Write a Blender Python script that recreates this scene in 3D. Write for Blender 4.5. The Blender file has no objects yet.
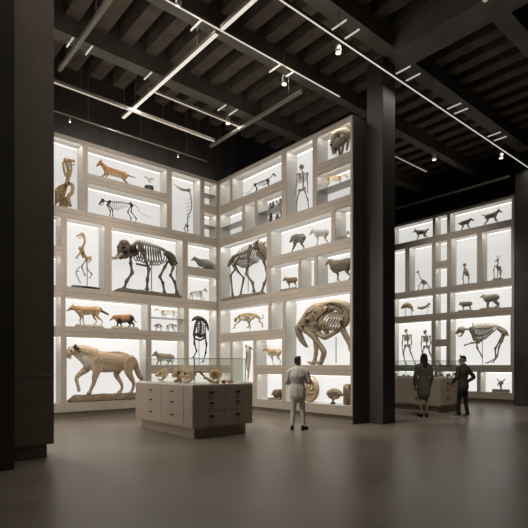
import bpy, bmesh, math, random
from mathutils import Vector, Matrix, Euler
random.seed(7)
SC = bpy.context.scene
COL = SC.collection
PI = math.pi

# ------------------------------------------------------------------ camera, world, exposure
CX, CY, CZ = -9.64, -13.58, 1.5            # the corner of the two display walls is the origin
CA, SA = 0.7567, 0.6538                    # cosine and sine of the camera's heading
FPX, HOR = 481.0, 365.0
cam_d = bpy.data.cameras.new('camera')
cam = bpy.data.objects.new('camera', cam_d); COL.objects.link(cam)
cam.location = (CX, CY, CZ)
cam.rotation_euler = (PI/2, 0, -math.atan2(SA, CA))
cam_d.sensor_width = 36; cam_d.sensor_fit = 'HORIZONTAL'
cam_d.lens = 36*FPX/528
cam_d.shift_y = (HOR-264)/528
cam_d.clip_start = .05; cam_d.clip_end = 200
SC.camera = cam
SC.view_settings.view_transform = 'Standard'
SC.view_settings.look = 'None'
SC.view_settings.gamma = 1
SC.view_settings.exposure = 0.0
SC.cycles.transparent_max_bounces = 24
SC.cycles.max_bounces = 10
SC.cycles.diffuse_bounces = 5
world = bpy.data.worlds.new('world'); SC.world = world; world.use_nodes = True
world.node_tree.nodes['Background'].inputs[0].default_value = (1, .9, .78, 1)
world.node_tree.nodes['Background'].inputs[1].default_value = .02

PANEL_E = .78
STRIP_E = .42
HALL_E = 1.9         # factor on the hall's lights, added ones included
WARM = (1, .95, .87)

def area(name, loc, rot, sx, sy, power, color=WARM, spread=PI):
    l = bpy.data.lights.new(name, 'AREA'); l.shape = 'RECTANGLE'; l.size = sx; l.size_y = sy
    l.energy = power; l.color = color; l.spread = spread
    o = bpy.data.objects.new(name, l); o.location = loc; o.rotation_euler = rot; COL.objects.link(o)
    o['kind'] = 'helper'
    return o
def spot(name, loc, target, power, angle, blend=.7, size=.06, color=WARM):
    l = bpy.data.lights.new(name, 'SPOT'); l.energy = power; l.spot_size = angle; l.spot_blend = blend
    l.shadow_soft_size = size; l.color = color
    o = bpy.data.objects.new(name, l); o.location = loc; COL.objects.link(o)
    o.rotation_euler = (Vector(target)-Vector(loc)).to_track_quat('-Z', 'Y').to_euler()
    o['kind'] = 'helper'
    return o

# ------------------------------------------------------------------ materials
def new_mat(name):
    m = bpy.data.materials.new(name); m.use_nodes = True
    nt = m.node_tree
    return m, nt, nt.nodes['Principled BSDF']
def setin(n, k, v):
    if k in n.inputs: n.inputs[k].default_value = v
def mat(name, col, rough=.6, metal=0, noise=.0, scale=8, spec=.5, stretch=(1, 1, 1), bump=0):
    m, nt, p = new_mat(name)
    setin(p, 'Roughness', rough); setin(p, 'Metallic', metal); setin(p, 'Specular IOR Level', spec)
    if noise or bump:
        tc = nt.nodes.new('ShaderNodeTexCoord'); mp = nt.nodes.new('ShaderNodeMapping')
        mp.inputs['Scale'].default_value = stretch
        nz = nt.nodes.new('ShaderNodeTexNoise'); nz.inputs['Scale'].default_value = scale; nz.inputs['Detail'].default_value = 6
        nt.links.new(tc.outputs['Object'], mp.inputs[0]); nt.links.new(mp.outputs[0], nz.inputs['Vector'])
        r = nt.nodes.new('ShaderNodeValToRGB')
        r.color_ramp.elements[0].position = .3; r.color_ramp.elements[1].position = .7
        a = [max(0, c*(1-noise)) for c in col]; b = [min(1, c*(1+noise)) for c in col]
        r.color_ramp.elements[0].color = (*a, 1); r.color_ramp.elements[1].color = (*b, 1)
        nt.links.new(nz.outputs[0], r.inputs[0]); nt.links.new(r.outputs[0], p.inputs['Base Color'])
        if bump:
            bp = nt.nodes.new('ShaderNodeBump'); bp.inputs['Strength'].default_value = bump; bp.inputs['Distance'].default_value = .02
            nt.links.new(nz.outputs[0], bp.inputs['Height']); nt.links.new(bp.outputs[0], p.inputs['Normal'])
    else:
        p.inputs['Base Color'].default_value = (*col, 1)
    return m
def emit(name, col, e):
    m, nt, p = new_mat(name)
    p.inputs['Base Color'].default_value = (*col, 1); setin(p, 'Emission Color', (*col, 1)); setin(p, 'Emission Strength', e)
    setin(p, 'Roughness', .9); setin(p, 'Specular IOR Level', 0)
    return m
def attr_mat(name, rough=.7, nscale=14, amt=.35, bump=.2, streak=(1, 1, 1)):
    m, nt, p = new_mat(name); setin(p, 'Roughness', rough); setin(p, 'Specular IOR Level', .25)
    at = nt.nodes.new('ShaderNodeAttribute'); at.attribute_name = 'col'
    tc = nt.nodes.new('ShaderNodeTexCoord'); mp = nt.nodes.new('ShaderNodeMapping'); mp.inputs['Scale'].default_value = streak
    nz = nt.nodes.new('ShaderNodeTexNoise'); nz.inputs['Scale'].default_value = nscale; nz.inputs['Detail'].default_value = 5
    nt.links.new(tc.outputs['Object'], mp.inputs[0]); nt.links.new(mp.outputs[0], nz.inputs['Vector'])
    r = nt.nodes.new('ShaderNodeMapRange'); r.inputs[1].default_value = .3; r.inputs[2].default_value = .7
    r.inputs[3].default_value = 1-amt; r.inputs[4].default_value = 1+amt*.6
    nt.links.new(nz.outputs[0], r.inputs[0])
    mx = nt.nodes.new('ShaderNodeVectorMath'); mx.operation = 'SCALE'
    nt.links.new(at.outputs['Color'], mx.inputs[0]); nt.links.new(r.outputs[0], mx.inputs['Scale'])
    nt.links.new(mx.outputs[0], p.inputs['Base Color'])
    bp = nt.nodes.new('ShaderNodeBump'); bp.inputs['Strength'].default_value = bump; bp.inputs['Distance'].default_value = .01
    nt.links.new(nz.outputs[0], bp.inputs['Height']); nt.links.new(bp.outputs[0], p.inputs['Normal'])
    return m

M = {}
M['frame'] = mat('taupe_laminate', (.43, .365, .30), .55, noise=.05, scale=3)
M['lining'] = mat('white_lining', (.58, .56, .52), .6)
M['back'] = emit('backlit_panel', (1, .985, .95), PANEL_E)
M['back'].node_tree.nodes['Principled BSDF'].inputs['Base Color'].default_value = (.16, .155, .15, 1)
for nm_, e_ in (('back_top', .60), ('back_mid', .70)):
    M[nm_] = emit('backlit_panel_'+nm_[5:], (1, .985, .95), e_)
    M[nm_].node_tree.nodes['Principled BSDF'].inputs['Base Color'].default_value = (.16, .155, .15, 1)
M['led'] = emit('led_strip', (1, .98, .94), 1.35)
M['gap'] = mat('shadow_gap', (.05, .045, .04), .8)
M['dark'] = mat('dark_laminate', (.058, .048, .039), .5, noise=.12, scale=2)
M['bronze'] = mat('bronze_laminate', (.21, .16, .125), .55, noise=.1, scale=2)
M['plinth'] = mat('plinth_taupe', (.30, .26, .215), .5)
M['concrete'] = mat('dark_concrete', (.055, .048, .04), .75, noise=.35, scale=1.5, stretch=(1, 1, .5))
M['beam'] = mat('beam_plaster', (.21, .195, .165), .7, noise=.25, scale=1.2)
M['joist'] = mat('joist_plaster', (.155, .125, .095), .75, noise=.3, scale=2)
M['slab'] = mat('slab_black', (.010, .009, .008), .9)
M['rail'] = mat('rail_metal', (.30, .27, .22), .4, metal=.3)
M['blackmetal'] = mat('black_metal', (.02, .018, .016), .4, metal=.5)
M['railglow'] = emit('rail_glow', (1, .93, .82), .62)
M['raildim'] = emit('rail_dim', (1, .9, .76), .22)
M['lens'] = emit('lamp_lens', (1, .95, .86), 2.0)
M['lampcup'] = mat('lamp_cup', (.5, .46, .4), .35, metal=.4)
M['cream'] = mat('cabinet_front', (.44, .36, .285), .5, noise=.04, scale=3)
M['cabtop'] = mat('case_bed', (.78, .74, .66), .6)
M['handle'] = mat('dark_bronze_handle', (.07, .055, .04), .35, metal=.7)
M['edge'] = mat('glass_edge', (.30, .36, .31), .2)
M['shelf'] = mat('glass_shelf_edge', (.33, .31, .27), .3)
M['bone'] = attr_mat('bone', .65, 22, .35, .25)
M['fur'] = attr_mat('fur', .85, 16, .34, .3, (1, 1, 2.2))
M['rock'] = attr_mat('mount_rock', .9, 16, .4, .7)
M['cloth'] = attr_mat('cloth', .85, 120, .12, .1)
M['skin'] = attr_mat('skin', .6, 20, .08, .05)
M['blackbase'] = mat('black_base', (.015, .015, .014), .4)
M['steel'] = mat('steel_rod', (.35, .33, .3), .35, metal=.6)

def glass_mat():
    m = bpy.data.materials.new('clear_glass'); m.use_nodes = True; nt = m.node_tree
    for n in list(nt.nodes): nt.nodes.remove(n)
    out = nt.nodes.new('ShaderNodeOutputMaterial'); mix = nt.nodes.new('ShaderNodeMixShader')
    tr = nt.nodes.new('ShaderNodeBsdfTransparent'); tr.inputs[0].default_value = (.965, .978, .965, 1)
    gl = nt.nodes.new('ShaderNodeBsdfGlossy'); gl.inputs['Roughness'].default_value = .02
    lw = nt.nodes.new('ShaderNodeLayerWeight'); lw.inputs[0].default_value = .5
    pw = nt.nodes.new('ShaderNodeMath'); pw.operation = 'POWER'; pw.inputs[1].default_value = 4
    ml = nt.nodes.new('ShaderNodeMath'); ml.operation = 'MULTIPLY_ADD'; ml.inputs[1].default_value = .5; ml.inputs[2].default_value = .035
    nt.links.new(lw.outputs['Facing'], pw.inputs[0]); nt.links.new(pw.outputs[0], ml.inputs[0])
    nt.links.new(ml.outputs[0], mix.inputs[0]); nt.links.new(tr.outputs[0], mix.inputs[1]); nt.links.new(gl.outputs[0], mix.inputs[2])
    nt.links.new(mix.outputs[0], out.inputs[0])
    return m
M['glass'] = glass_mat()

def floor_mat():
    m, nt, p = new_mat('polished_concrete')
    tc = nt.nodes.new('ShaderNodeTexCoord')
    n1 = nt.nodes.new('ShaderNodeTexNoise'); n1.inputs['Scale'].default_value = .55; n1.inputs['Detail'].default_value = 8; n1.inputs['Roughness'].default_value = .6
    n2 = nt.nodes.new('ShaderNodeTexNoise'); n2.inputs['Scale'].default_value = 40; n2.inputs['Detail'].default_value = 3
    nt.links.new(tc.outputs['Object'], n1.inputs['Vector']); nt.links.new(tc.outputs['Object'], n2.inputs['Vector'])
    r = nt.nodes.new('ShaderNodeValToRGB')
    r.color_ramp.elements[0].position = .3; r.color_ramp.elements[1].position = .72
    r.color_ramp.elements[0].color = (.150, .122, .096, 1); r.color_ramp.elements[1].color = (.235, .195, .156, 1)
    nt.links.new(n1.outputs[0], r.inputs[0])
    # saw-cut joints every 6 m, along both directions
    sx = nt.nodes.new('ShaderNodeSeparateXYZ'); nt.links.new(tc.outputs['Object'], sx.inputs[0])
    js = []
    for ax, off in ((0, 8.35), (1, 11.2)):
        a = nt.nodes.new('ShaderNodeMath'); a.operation = 'ADD'; a.inputs[1].default_value = off+60
        b = nt.nodes.new('ShaderNodeMath'); b.operation = 'MODULO'; b.inputs[1].default_value = 12
        c = nt.nodes.new('ShaderNodeMath'); c.operation = 'LESS_THAN'; c.inputs[1].default_value = .008
        nt.links.new(sx.outputs[ax], a.inputs[0]); nt.links.new(a.outputs[0], b.inputs[0]); nt.links.new(b.outputs[0], c.inputs[0]); js.append(c)
    mx = nt.nodes.new('ShaderNodeMath'); mx.operation = 'MAXIMUM'
    nt.links.new(js[0].outputs[0], mx.inputs[0]); nt.links.new(js[1].outputs[0], mx.inputs[1])
    mc = nt.nodes.new('ShaderNodeMix'); mc.data_type = 'RGBA'
    nt.links.new(mx.outputs[0], mc.inputs['Factor']); nt.links.new(r.outputs[0], mc.inputs['A']); mc.inputs['B'].default_value = (.05, .042, .035, 1)
    nt.links.new(mc.outputs['Result'], p.inputs['Base Color'])
    rr = nt.nodes.new('ShaderNodeMapRange'); rr.inputs[3].default_value = .22; rr.inputs[4].default_value = .46
    nt.links.new(n1.outputs[0], rr.inputs[0]); nt.links.new(rr.outputs[0], p.inputs['Roughness'])
    bp = nt.nodes.new('ShaderNodeBump'); bp.inputs['Strength'].default_value = .05; bp.inputs['Distance'].default_value = .005
    nt.links.new(n2.outputs[0], bp.inputs['Height']); nt.links.new(bp.outputs[0], p.inputs['Normal'])
    setin(p, 'Specular IOR Level', .5)
    return m
M['floor'] = floor_mat()

# ------------------------------------------------------------------ mesh helpers
def box(bm, x0, x1, y0, y1, z0, z1):
    if x0 > x1: x0, x1 = x1, x0
    if y0 > y1: y0, y1 = y1, y0
    if z0 > z1: z0, z1 = z1, z0
    v = [bm.verts.new(p) for p in ((x0, y0, z0), (x1, y0, z0), (x1, y1, z0), (x0, y1, z0), (x0, y0, z1), (x1, y0, z1), (x1, y1, z1), (x0, y1, z1))]
    for f in ((0, 3, 2, 1), (4, 5, 6, 7), (0, 1, 5, 4), (1, 2, 6, 5), (2, 3, 7, 6), (3, 0, 4, 7)):
        bm.faces.new([v[i] for i in f])
def link(name, bm, m, parent=None, smooth=False, loc=None):
    me = bpy.data.meshes.new(name)
    if smooth:
        for f in bm.faces: f.smooth = True
    bm.to_mesh(me); bm.free()
    if m is not None: me.materials.append(m)
    o = bpy.data.objects.new(name, me); COL.objects.link(o)
    if parent is not None: o.parent = parent
    if loc: o.location = loc
    return o
def boxobj(name, b, m, parent=None, bevel=0):
    bm = bmesh.new(); cx, cy, cz = (b[0]+b[1])/2, (b[2]+b[3])/2, min(b[4], b[5])
    box(bm, b[0]-cx, b[1]-cx, b[2]-cy, b[3]-cy, b[4]-cz, b[5]-cz)
    if bevel: bmesh.ops.bevel(bm, geom=list(bm.edges), offset=bevel, segments=2, affect='EDGES')
    return link(name, bm, m, parent, loc=(cx, cy, cz))
def struct(o):
    o['kind'] = 'structure'; return o
def tag(o, label, cat, group=None):
    o['label'] = label; o['category'] = cat
    if group: o['group'] = group
    return o
def empty(name, loc, rz=0):
    o = bpy.data.objects.new(name, None); o.location = loc; o.rotation_euler = (0, 0, rz)
    o.empty_display_size = .1; COL.objects.link(o); return o

def smooth_path(pts, rad, sub=3):
    """Catmull-Rom through the points; radii follow."""
    if len(pts) < 3 or sub < 2: return [Vector(p) for p in pts], list(rad)
    P = [Vector(p) for p in pts]; out, ro = [], []
    n = len(P)
    for i in range(n-1):
        p0 = P[max(i-1, 0)]; p1 = P[i]; p2 = P[i+1]; p3 = P[min(i+2, n-1)]
        for k in range(sub):
            t = k/sub
            out.append(.5*((2*p1)+(p2-p0)*t+(2*p0-5*p1+4*p2-p3)*t*t+(3*p1-p0-3*p2+p3)*t*t*t))
            ro.append(rad[i]*(1-t)+rad[i+1]*t)
    out.append(P[-1]); ro.append(rad[-1])
    return out, ro
def tube(bm, pts, rad, n=8, wy=1.0, wx=1.0, sub=3, col=None, cl=None):
    """closed round-ended tube; wy squashes the section across the local y"""
    if not hasattr(rad, '__len__'): rad = [rad]*len(pts)
    P, Rr = smooth_path(pts, rad, sub)
    # rounded ends
    def cap(p, q, r):
        d = (p-q); d = d.normalized() if d.length > 1e-9 else Vector((0, 0, 1))
        return [(p+d*r*.75, r*.45), (p+d*r*.35, r*.85)]
    a = cap(P[0], P[1], Rr[0]); b = cap(P[-1], P[-2], Rr[-1])
    P = [a[0][0], a[1][0]]+P+[b[1][0], b[0][0]]; Rr = [a[0][1], a[1][1]]+Rr+[b[1][1], b[0][1]]
    up = None; rings = []
    for i, p in enumerate(P):
        d = (P[min(i+1, len(P)-1)]-P[max(i-1, 0)])
        d = d.normalized() if d.length > 1e-9 else Vector((0, 0, 1))
        if up is None:
            up = Vector((0, 1, 0)) if abs(d.y) < .9 else Vector((1, 0, 0))
        u = (up-d*up.dot(d))
        if u.length < 1e-6: u = d.orthogonal()
        u.normalize(); v = d.cross(u); up = u
        ring = []
        for k in range(n):
            a_ = 2*PI*k/n
            o = (u*math.cos(a_)+v*math.sin(a_))*Rr[i]
            o.y *= wy; o.x *= wx
            vt = bm.verts.new(p+o); ring.append(vt)
            if cl is not None: cl[vt] = col
        rings.append(ring)
    for i in range(len(rings)-1):
        for k in range(n):
            bm.faces.new((rings[i][k], rings[i][(k+1) % n], rings[i+1][(k+1) % n], rings[i+1][k]))
    bm.faces.new(rings[0][::-1]); bm.faces.new(rings[-1])
def ball(bm, c, rx, ry=None, rz=None, rot=0, u=10, v=7):
    ry = rx if ry is None else ry; rz = rx if rz is None else rz
    mtx = Matrix.Translation(c) @ Matrix.Rotation(rot, 4, 'Y') @ Matrix.Diagonal((rx, ry, rz, 1))
    return bmesh.ops.create_uvsphere(bm, u_segments=u, v_segments=v, radius=1, matrix=mtx)['verts']

class Body:
    """collects coloured tubes and balls; either joined as they are or fused into one skin"""
    def __init__(s, col=(.5, .5, .5)): s.items = []; s.col = col
    def t(s, pts, rad, wy=1.0, n=8, sub=3, col=None, wx=1.0):
        if not hasattr(rad, '__len__'): rad = [rad]*len(pts)
        s.items.append(('t', [tuple(p) for p in pts], list(rad), wy, n, sub, col or s.col, wx)); return s
    def b(s, c, rx, ry=None, rz=None, rot=0, col=None):
        s.items.append(('b', tuple(c), rx, rx if ry is None else ry, rx if rz is None else rz, rot, col or s.col)); return s
    def mesh(s, bm):
        cols = {}
        for it in s.items:
            if it[0] == 't': tube(bm, it[1], it[2], it[4], it[3], it[7], it[5], it[6], cols)
            else:
                for v in ball(bm, it[1], it[2], it[3], it[4], it[5]): cols[v] = it[6]
        return cols
    def samples(s):
        out = []
        for it in s.items:
            if it[0] == 't':
                P, R_ = smooth_path(it[1], it[2], 3)
                for p, r in zip(P, R_): out.append((p, r, it[6]))
            else: out.append((Vector(it[1]), min(it[2], it[3], it[4]), it[6]))
        return out
    def build(s, name, m, parent, fuse=None, smooth_it=4):
        bm = bmesh.new(); cols = s.mesh(bm)
        if not fuse:
            bm.verts.index_update(); cl = [cols.get(v, s.col) for v in bm.verts]
            o = link(name, bm, m, parent, True)
        else:
            o = link(name+'_raw', bm, m, None, True)
            md = o.modifiers.new('r', 'REMESH'); md.mode = 'VOXEL'; md.voxel_size = fuse; md.use_smooth_shade = True
            ms = o.modifiers.new('s', 'SMOOTH'); ms.iterations = smooth_it; ms.factor = .5
            dg = bpy.context.evaluated_depsgraph_get(); dg.update()
            me = bpy.data.meshes.new_from_object(o.evaluated_get(dg)); me.name = name
            bpy.data.objects.remove(o)
            me.materials.clear(); me.materials.append(m)
            for p in me.polygons: p.use_smooth = True
            o = bpy.data.objects.new(name, me); COL.objects.link(o); o.parent = parent
            sm = s.samples(); cl = []
            for v in me.vertices:
                best = []; ws = 0; acc = [0, 0, 0]
                for p, r, c in sm:
                    d = max((v.co-p).length/max(r, 1e-4), .3); w = 1/d**7
                    if c != s.col: w *= 8*(25 if d < 1.2 else 1)
                    ws += w
                    for k in range(3): acc[k] += w*c[k]
                cl.append([a/ws for a in acc])
        at = o.data.color_attributes.new('col', 'FLOAT_COLOR', 'POINT')
        for i, c in enumerate(cl): at.data[i].color = (c[0], c[1], c[2], 1)
        return o

# ------------------------------------------------------------------ the hall
struct(boxobj('floor', (-14, 10.4, -18.5, .9, -.2, 0), M['floor']))
struct(boxobj('ceiling', (-14, 10.4, -18.5, .9, 10.3, 10.5), M['slab']))
struct(boxobj('wall_north', (-14, 10.4, .62, .85, 0, 10.3), M['concrete']))
struct(boxobj('wall_south', (-14, 10.4, -18.5, -18.3, 0, 10.3), M['concrete']))
struct(boxobj('wall_west', (-14, -13.8, -18.5, .9, 0, 10.3), M['concrete']))
struct(boxobj('wall_east', (9.9, 10.4, -18.3, .62, 0, 10.3), M['slab']))
struct(boxobj('wall_above_cases', (-7.1, .75, .02, .62, 7.83, 10.3), M['concrete']))
# main beams run along X, joists along Y between them
for y0, y1 in ((-1.97, -1.60), (-4.43, -4.14), (-6.72, -6.33), (-9.1, -8.7), (-11.6, -11.2)):
    struct(boxobj('ceiling_beam', (-13.8, 9.9, y0, y1, 9.3, 10.3), M['beam']))
struct(boxobj('ceiling_beam', (.5, 1.3, -18.3, -6.72, 9.2, 10.0), M['beam']))
bays = [(-.0+.02, -1.6), (-1.97, -4.14), (-4.43, -6.33), (-6.72, -8.7), (-9.1, -11.2), (-11.6, -18.3)]
k = 0
x = -12.6
while x < 9.7:
    for ya, yb in bays:
        if not (ya > -9 and -8 < x < 9.9) and not (x < 3): continue
        struct(boxobj('ceiling_joist', (x, x+.34, yb, ya, 9.72, 10.3), M['joist']))
    x += .68
# pillars
struct(boxobj('pillar', (.56, 1.10, -6.36, -5.86, 0, 9.3), M['dark'], bevel=.01))
struct(boxobj('pillar', (-8.7, -7.83, -6.0, -5.47, 0, 9.3), M['concrete'], bevel=.01))
struct(boxobj('pillar', (9.0, 9.88, -7.3, -6.2, 0, 9.72), M['concrete'], bevel=.01))
# plinths and carcasses behind the display cases
def plinth(name, b): return struct(boxobj(name, b, M['plinth']))
plinth('baseboard_left', (-7.1, -.1, .10, .6, 0, .2))
plinth('baseboard_right', (.10, .70, -5.82, 0.02, 0, .2))
plinth('baseboard_far', (9.16, 9.8, -6.1, .1, 0, .2))
struct(boxobj('wall_left', (-7.1, .60, .56, .62, .2, 7.8), M['gap']))
struct(boxobj('wall_right', (.56, .62, -5.80, .5, .2, 7.8), M['gap']))
struct(boxobj('wall_far', (9.62, 9.68, -6.1, .5, .2, 7.8), M['gap']))
struct(boxobj('trim_1', (.0, .57, -5.87, -5.841, .0, 7.82), M['dark']))
struct(boxobj('trim_2', (.0, .60, -5.84, 0.0, 7.805, 7.825), M['frame']))
struct(boxobj('trim_3', (-7.1, .60, 0, .60, 7.805, 7.825), M['frame']))
struct(boxobj('trim_4', (9.06, 9.66, -6.14, 0.0, 7.805, 7.825), M['frame']))
struct(boxobj('trim_5', (9.06, 9.66, -6.17, -6.141, .0, 7.82), M['dark']))
# the case run whose end closes the view on the left
struct(boxobj('trim_6', (-7.76, -7.11, -5.43, -5.30, .22, 7.83), M['bronze'], bevel=.004))
struct(boxobj('trim_13', (-7.76, -7.62, -5.30, .0, .22, 7.83), M['bronze']))
struct(boxobj('trim_14', (-7.62, -7.11, -5.30, .0, 7.805, 7.83), M['bronze']))
struct(boxobj('trim_7', (-7.72, -7.20, -5.36, .0, 0, .22), M['bronze']))
boxo = struct(boxobj('trim_8', (-7.765, -7.10, -5.436, -5.40, 1.325, 1.335), M['lampcup']))

# ------------------------------------------------------------------ display cases
Z0 = [.45, 1.50, 2.57, 3.67, 4.75, 5.84, 6.94]          # floor of each row's opening
Z1 = [1.22, 2.28, 3.38, 4.48, 5.56, 6.67, 7.72]
ZB = [.20, 1.36, 2.425, 3.525, 4.615, 5.70, 6.81, 7.80]
DEP = .46
def on_wall(w, a, d=0.0):                                 # along-wall coordinate (rightwards) and depth into the wall
    return {'L': (a, d), 'R': (d, -a), 'F': (9.06+d, -a), 'W': (-7.11-d, a)}[w]
def wall_rot(w): return {'L': 0, 'W': PI/2}.get(w, -PI/2)
def shelf_case(w, m0, m1, o0, o1, r0, r1, label, shelf=None, zb=None, strip=1.0, mirror=None):
    """m0..m1 module, o0..o1 opening (both along the wall, rightwards); rows r0..r1"""
    zb0, zb1 = ZB[r0], ZB[r1+1]; z0, z1 = Z0[r0], Z1[r1]
    if zb: z0 = zb
    xm = (m0+m1)/2
    X, Y = on_wall(w, xm, 0)
    root = empty('display_case', (X, Y, zb0), wall_rot(w)); tag(root, label, 'display case', 'lit display cases')
    a, b, c, d = m0-xm+.003, m1-xm-.003, o0-xm, o1-xm
    h0, h1, q0, q1 = .003, zb1-zb0-.003, z0-zb0, z1-zb0
    t = .035
    bm = bmesh.new()
    box(bm, a, c, 0, t, h0, h1); box(bm, d, b, 0, t, h0, h1)
    box(bm, c, d, 0, t, h0, q0); box(bm, c, d, 0, t, q1, h1)
    link('frame', bm, M['frame'], root)
    e = .012
    bm = bmesh.new()                                       # lining: sides, floor, top
    box(bm, c-e, c, t, DEP, q0-e, q1+e); box(bm, d, d+e, t, DEP, q0-e, q1+e)
    box(bm, c, d, t, DEP, q0-e, q0); box(bm, c, d, t, DEP, q1, q1+e)
    n = int((q1-q0)/.11)
    side = c if w != 'L' else d                            # slatted inner side, as the photo shows on the far side of each case
    sg = 1 if w != 'L' else -1
    for i in range(1, n):
        zz = q0+i*(q1-q0)/n
        box(bm, side, side+sg*.006, t+.05, DEP-.02, zz-.006, zz+.006)
    link('lining', bm, M['lining'], root)
    link_b = bmesh.new(); box(link_b, c-e, d+e, DEP, DEP+.02, q0-e, q1+e)
    link('back_panel', link_b, M['back' if r1 <= 2 else 'back_mid' if r1 <= 4 else 'back_top'], root)
    bm = bmesh.new(); box(bm, c+.02, d-.02, DEP-.03, DEP-.005, q1-.02, q1-.004)
    link('led_strip', bm, M['led'], root)
    if shelf is not None:
        s0, s1, sz = shelf
        bm = bmesh.new(); box(bm, s0-xm, s1-xm, .05, DEP-.01, sz-zb0-.012, sz-zb0)
        link('shelf', bm, M['shelf'], root)
    wd, hg = d-c, q1-q0
    Xl, Yl = on_wall(w, (o0+o1)/2, .075)
    rx = math.radians(42)
    area('case_strip_light', (Xl, Yl, z1-.02), Euler((rx, 0, wall_rot(w)), 'XYZ'), max(wd-.08, .1), .04, STRIP_E*strip*wd*(3.0+2.2*hg), (1, .96, .9))
    return root

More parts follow.
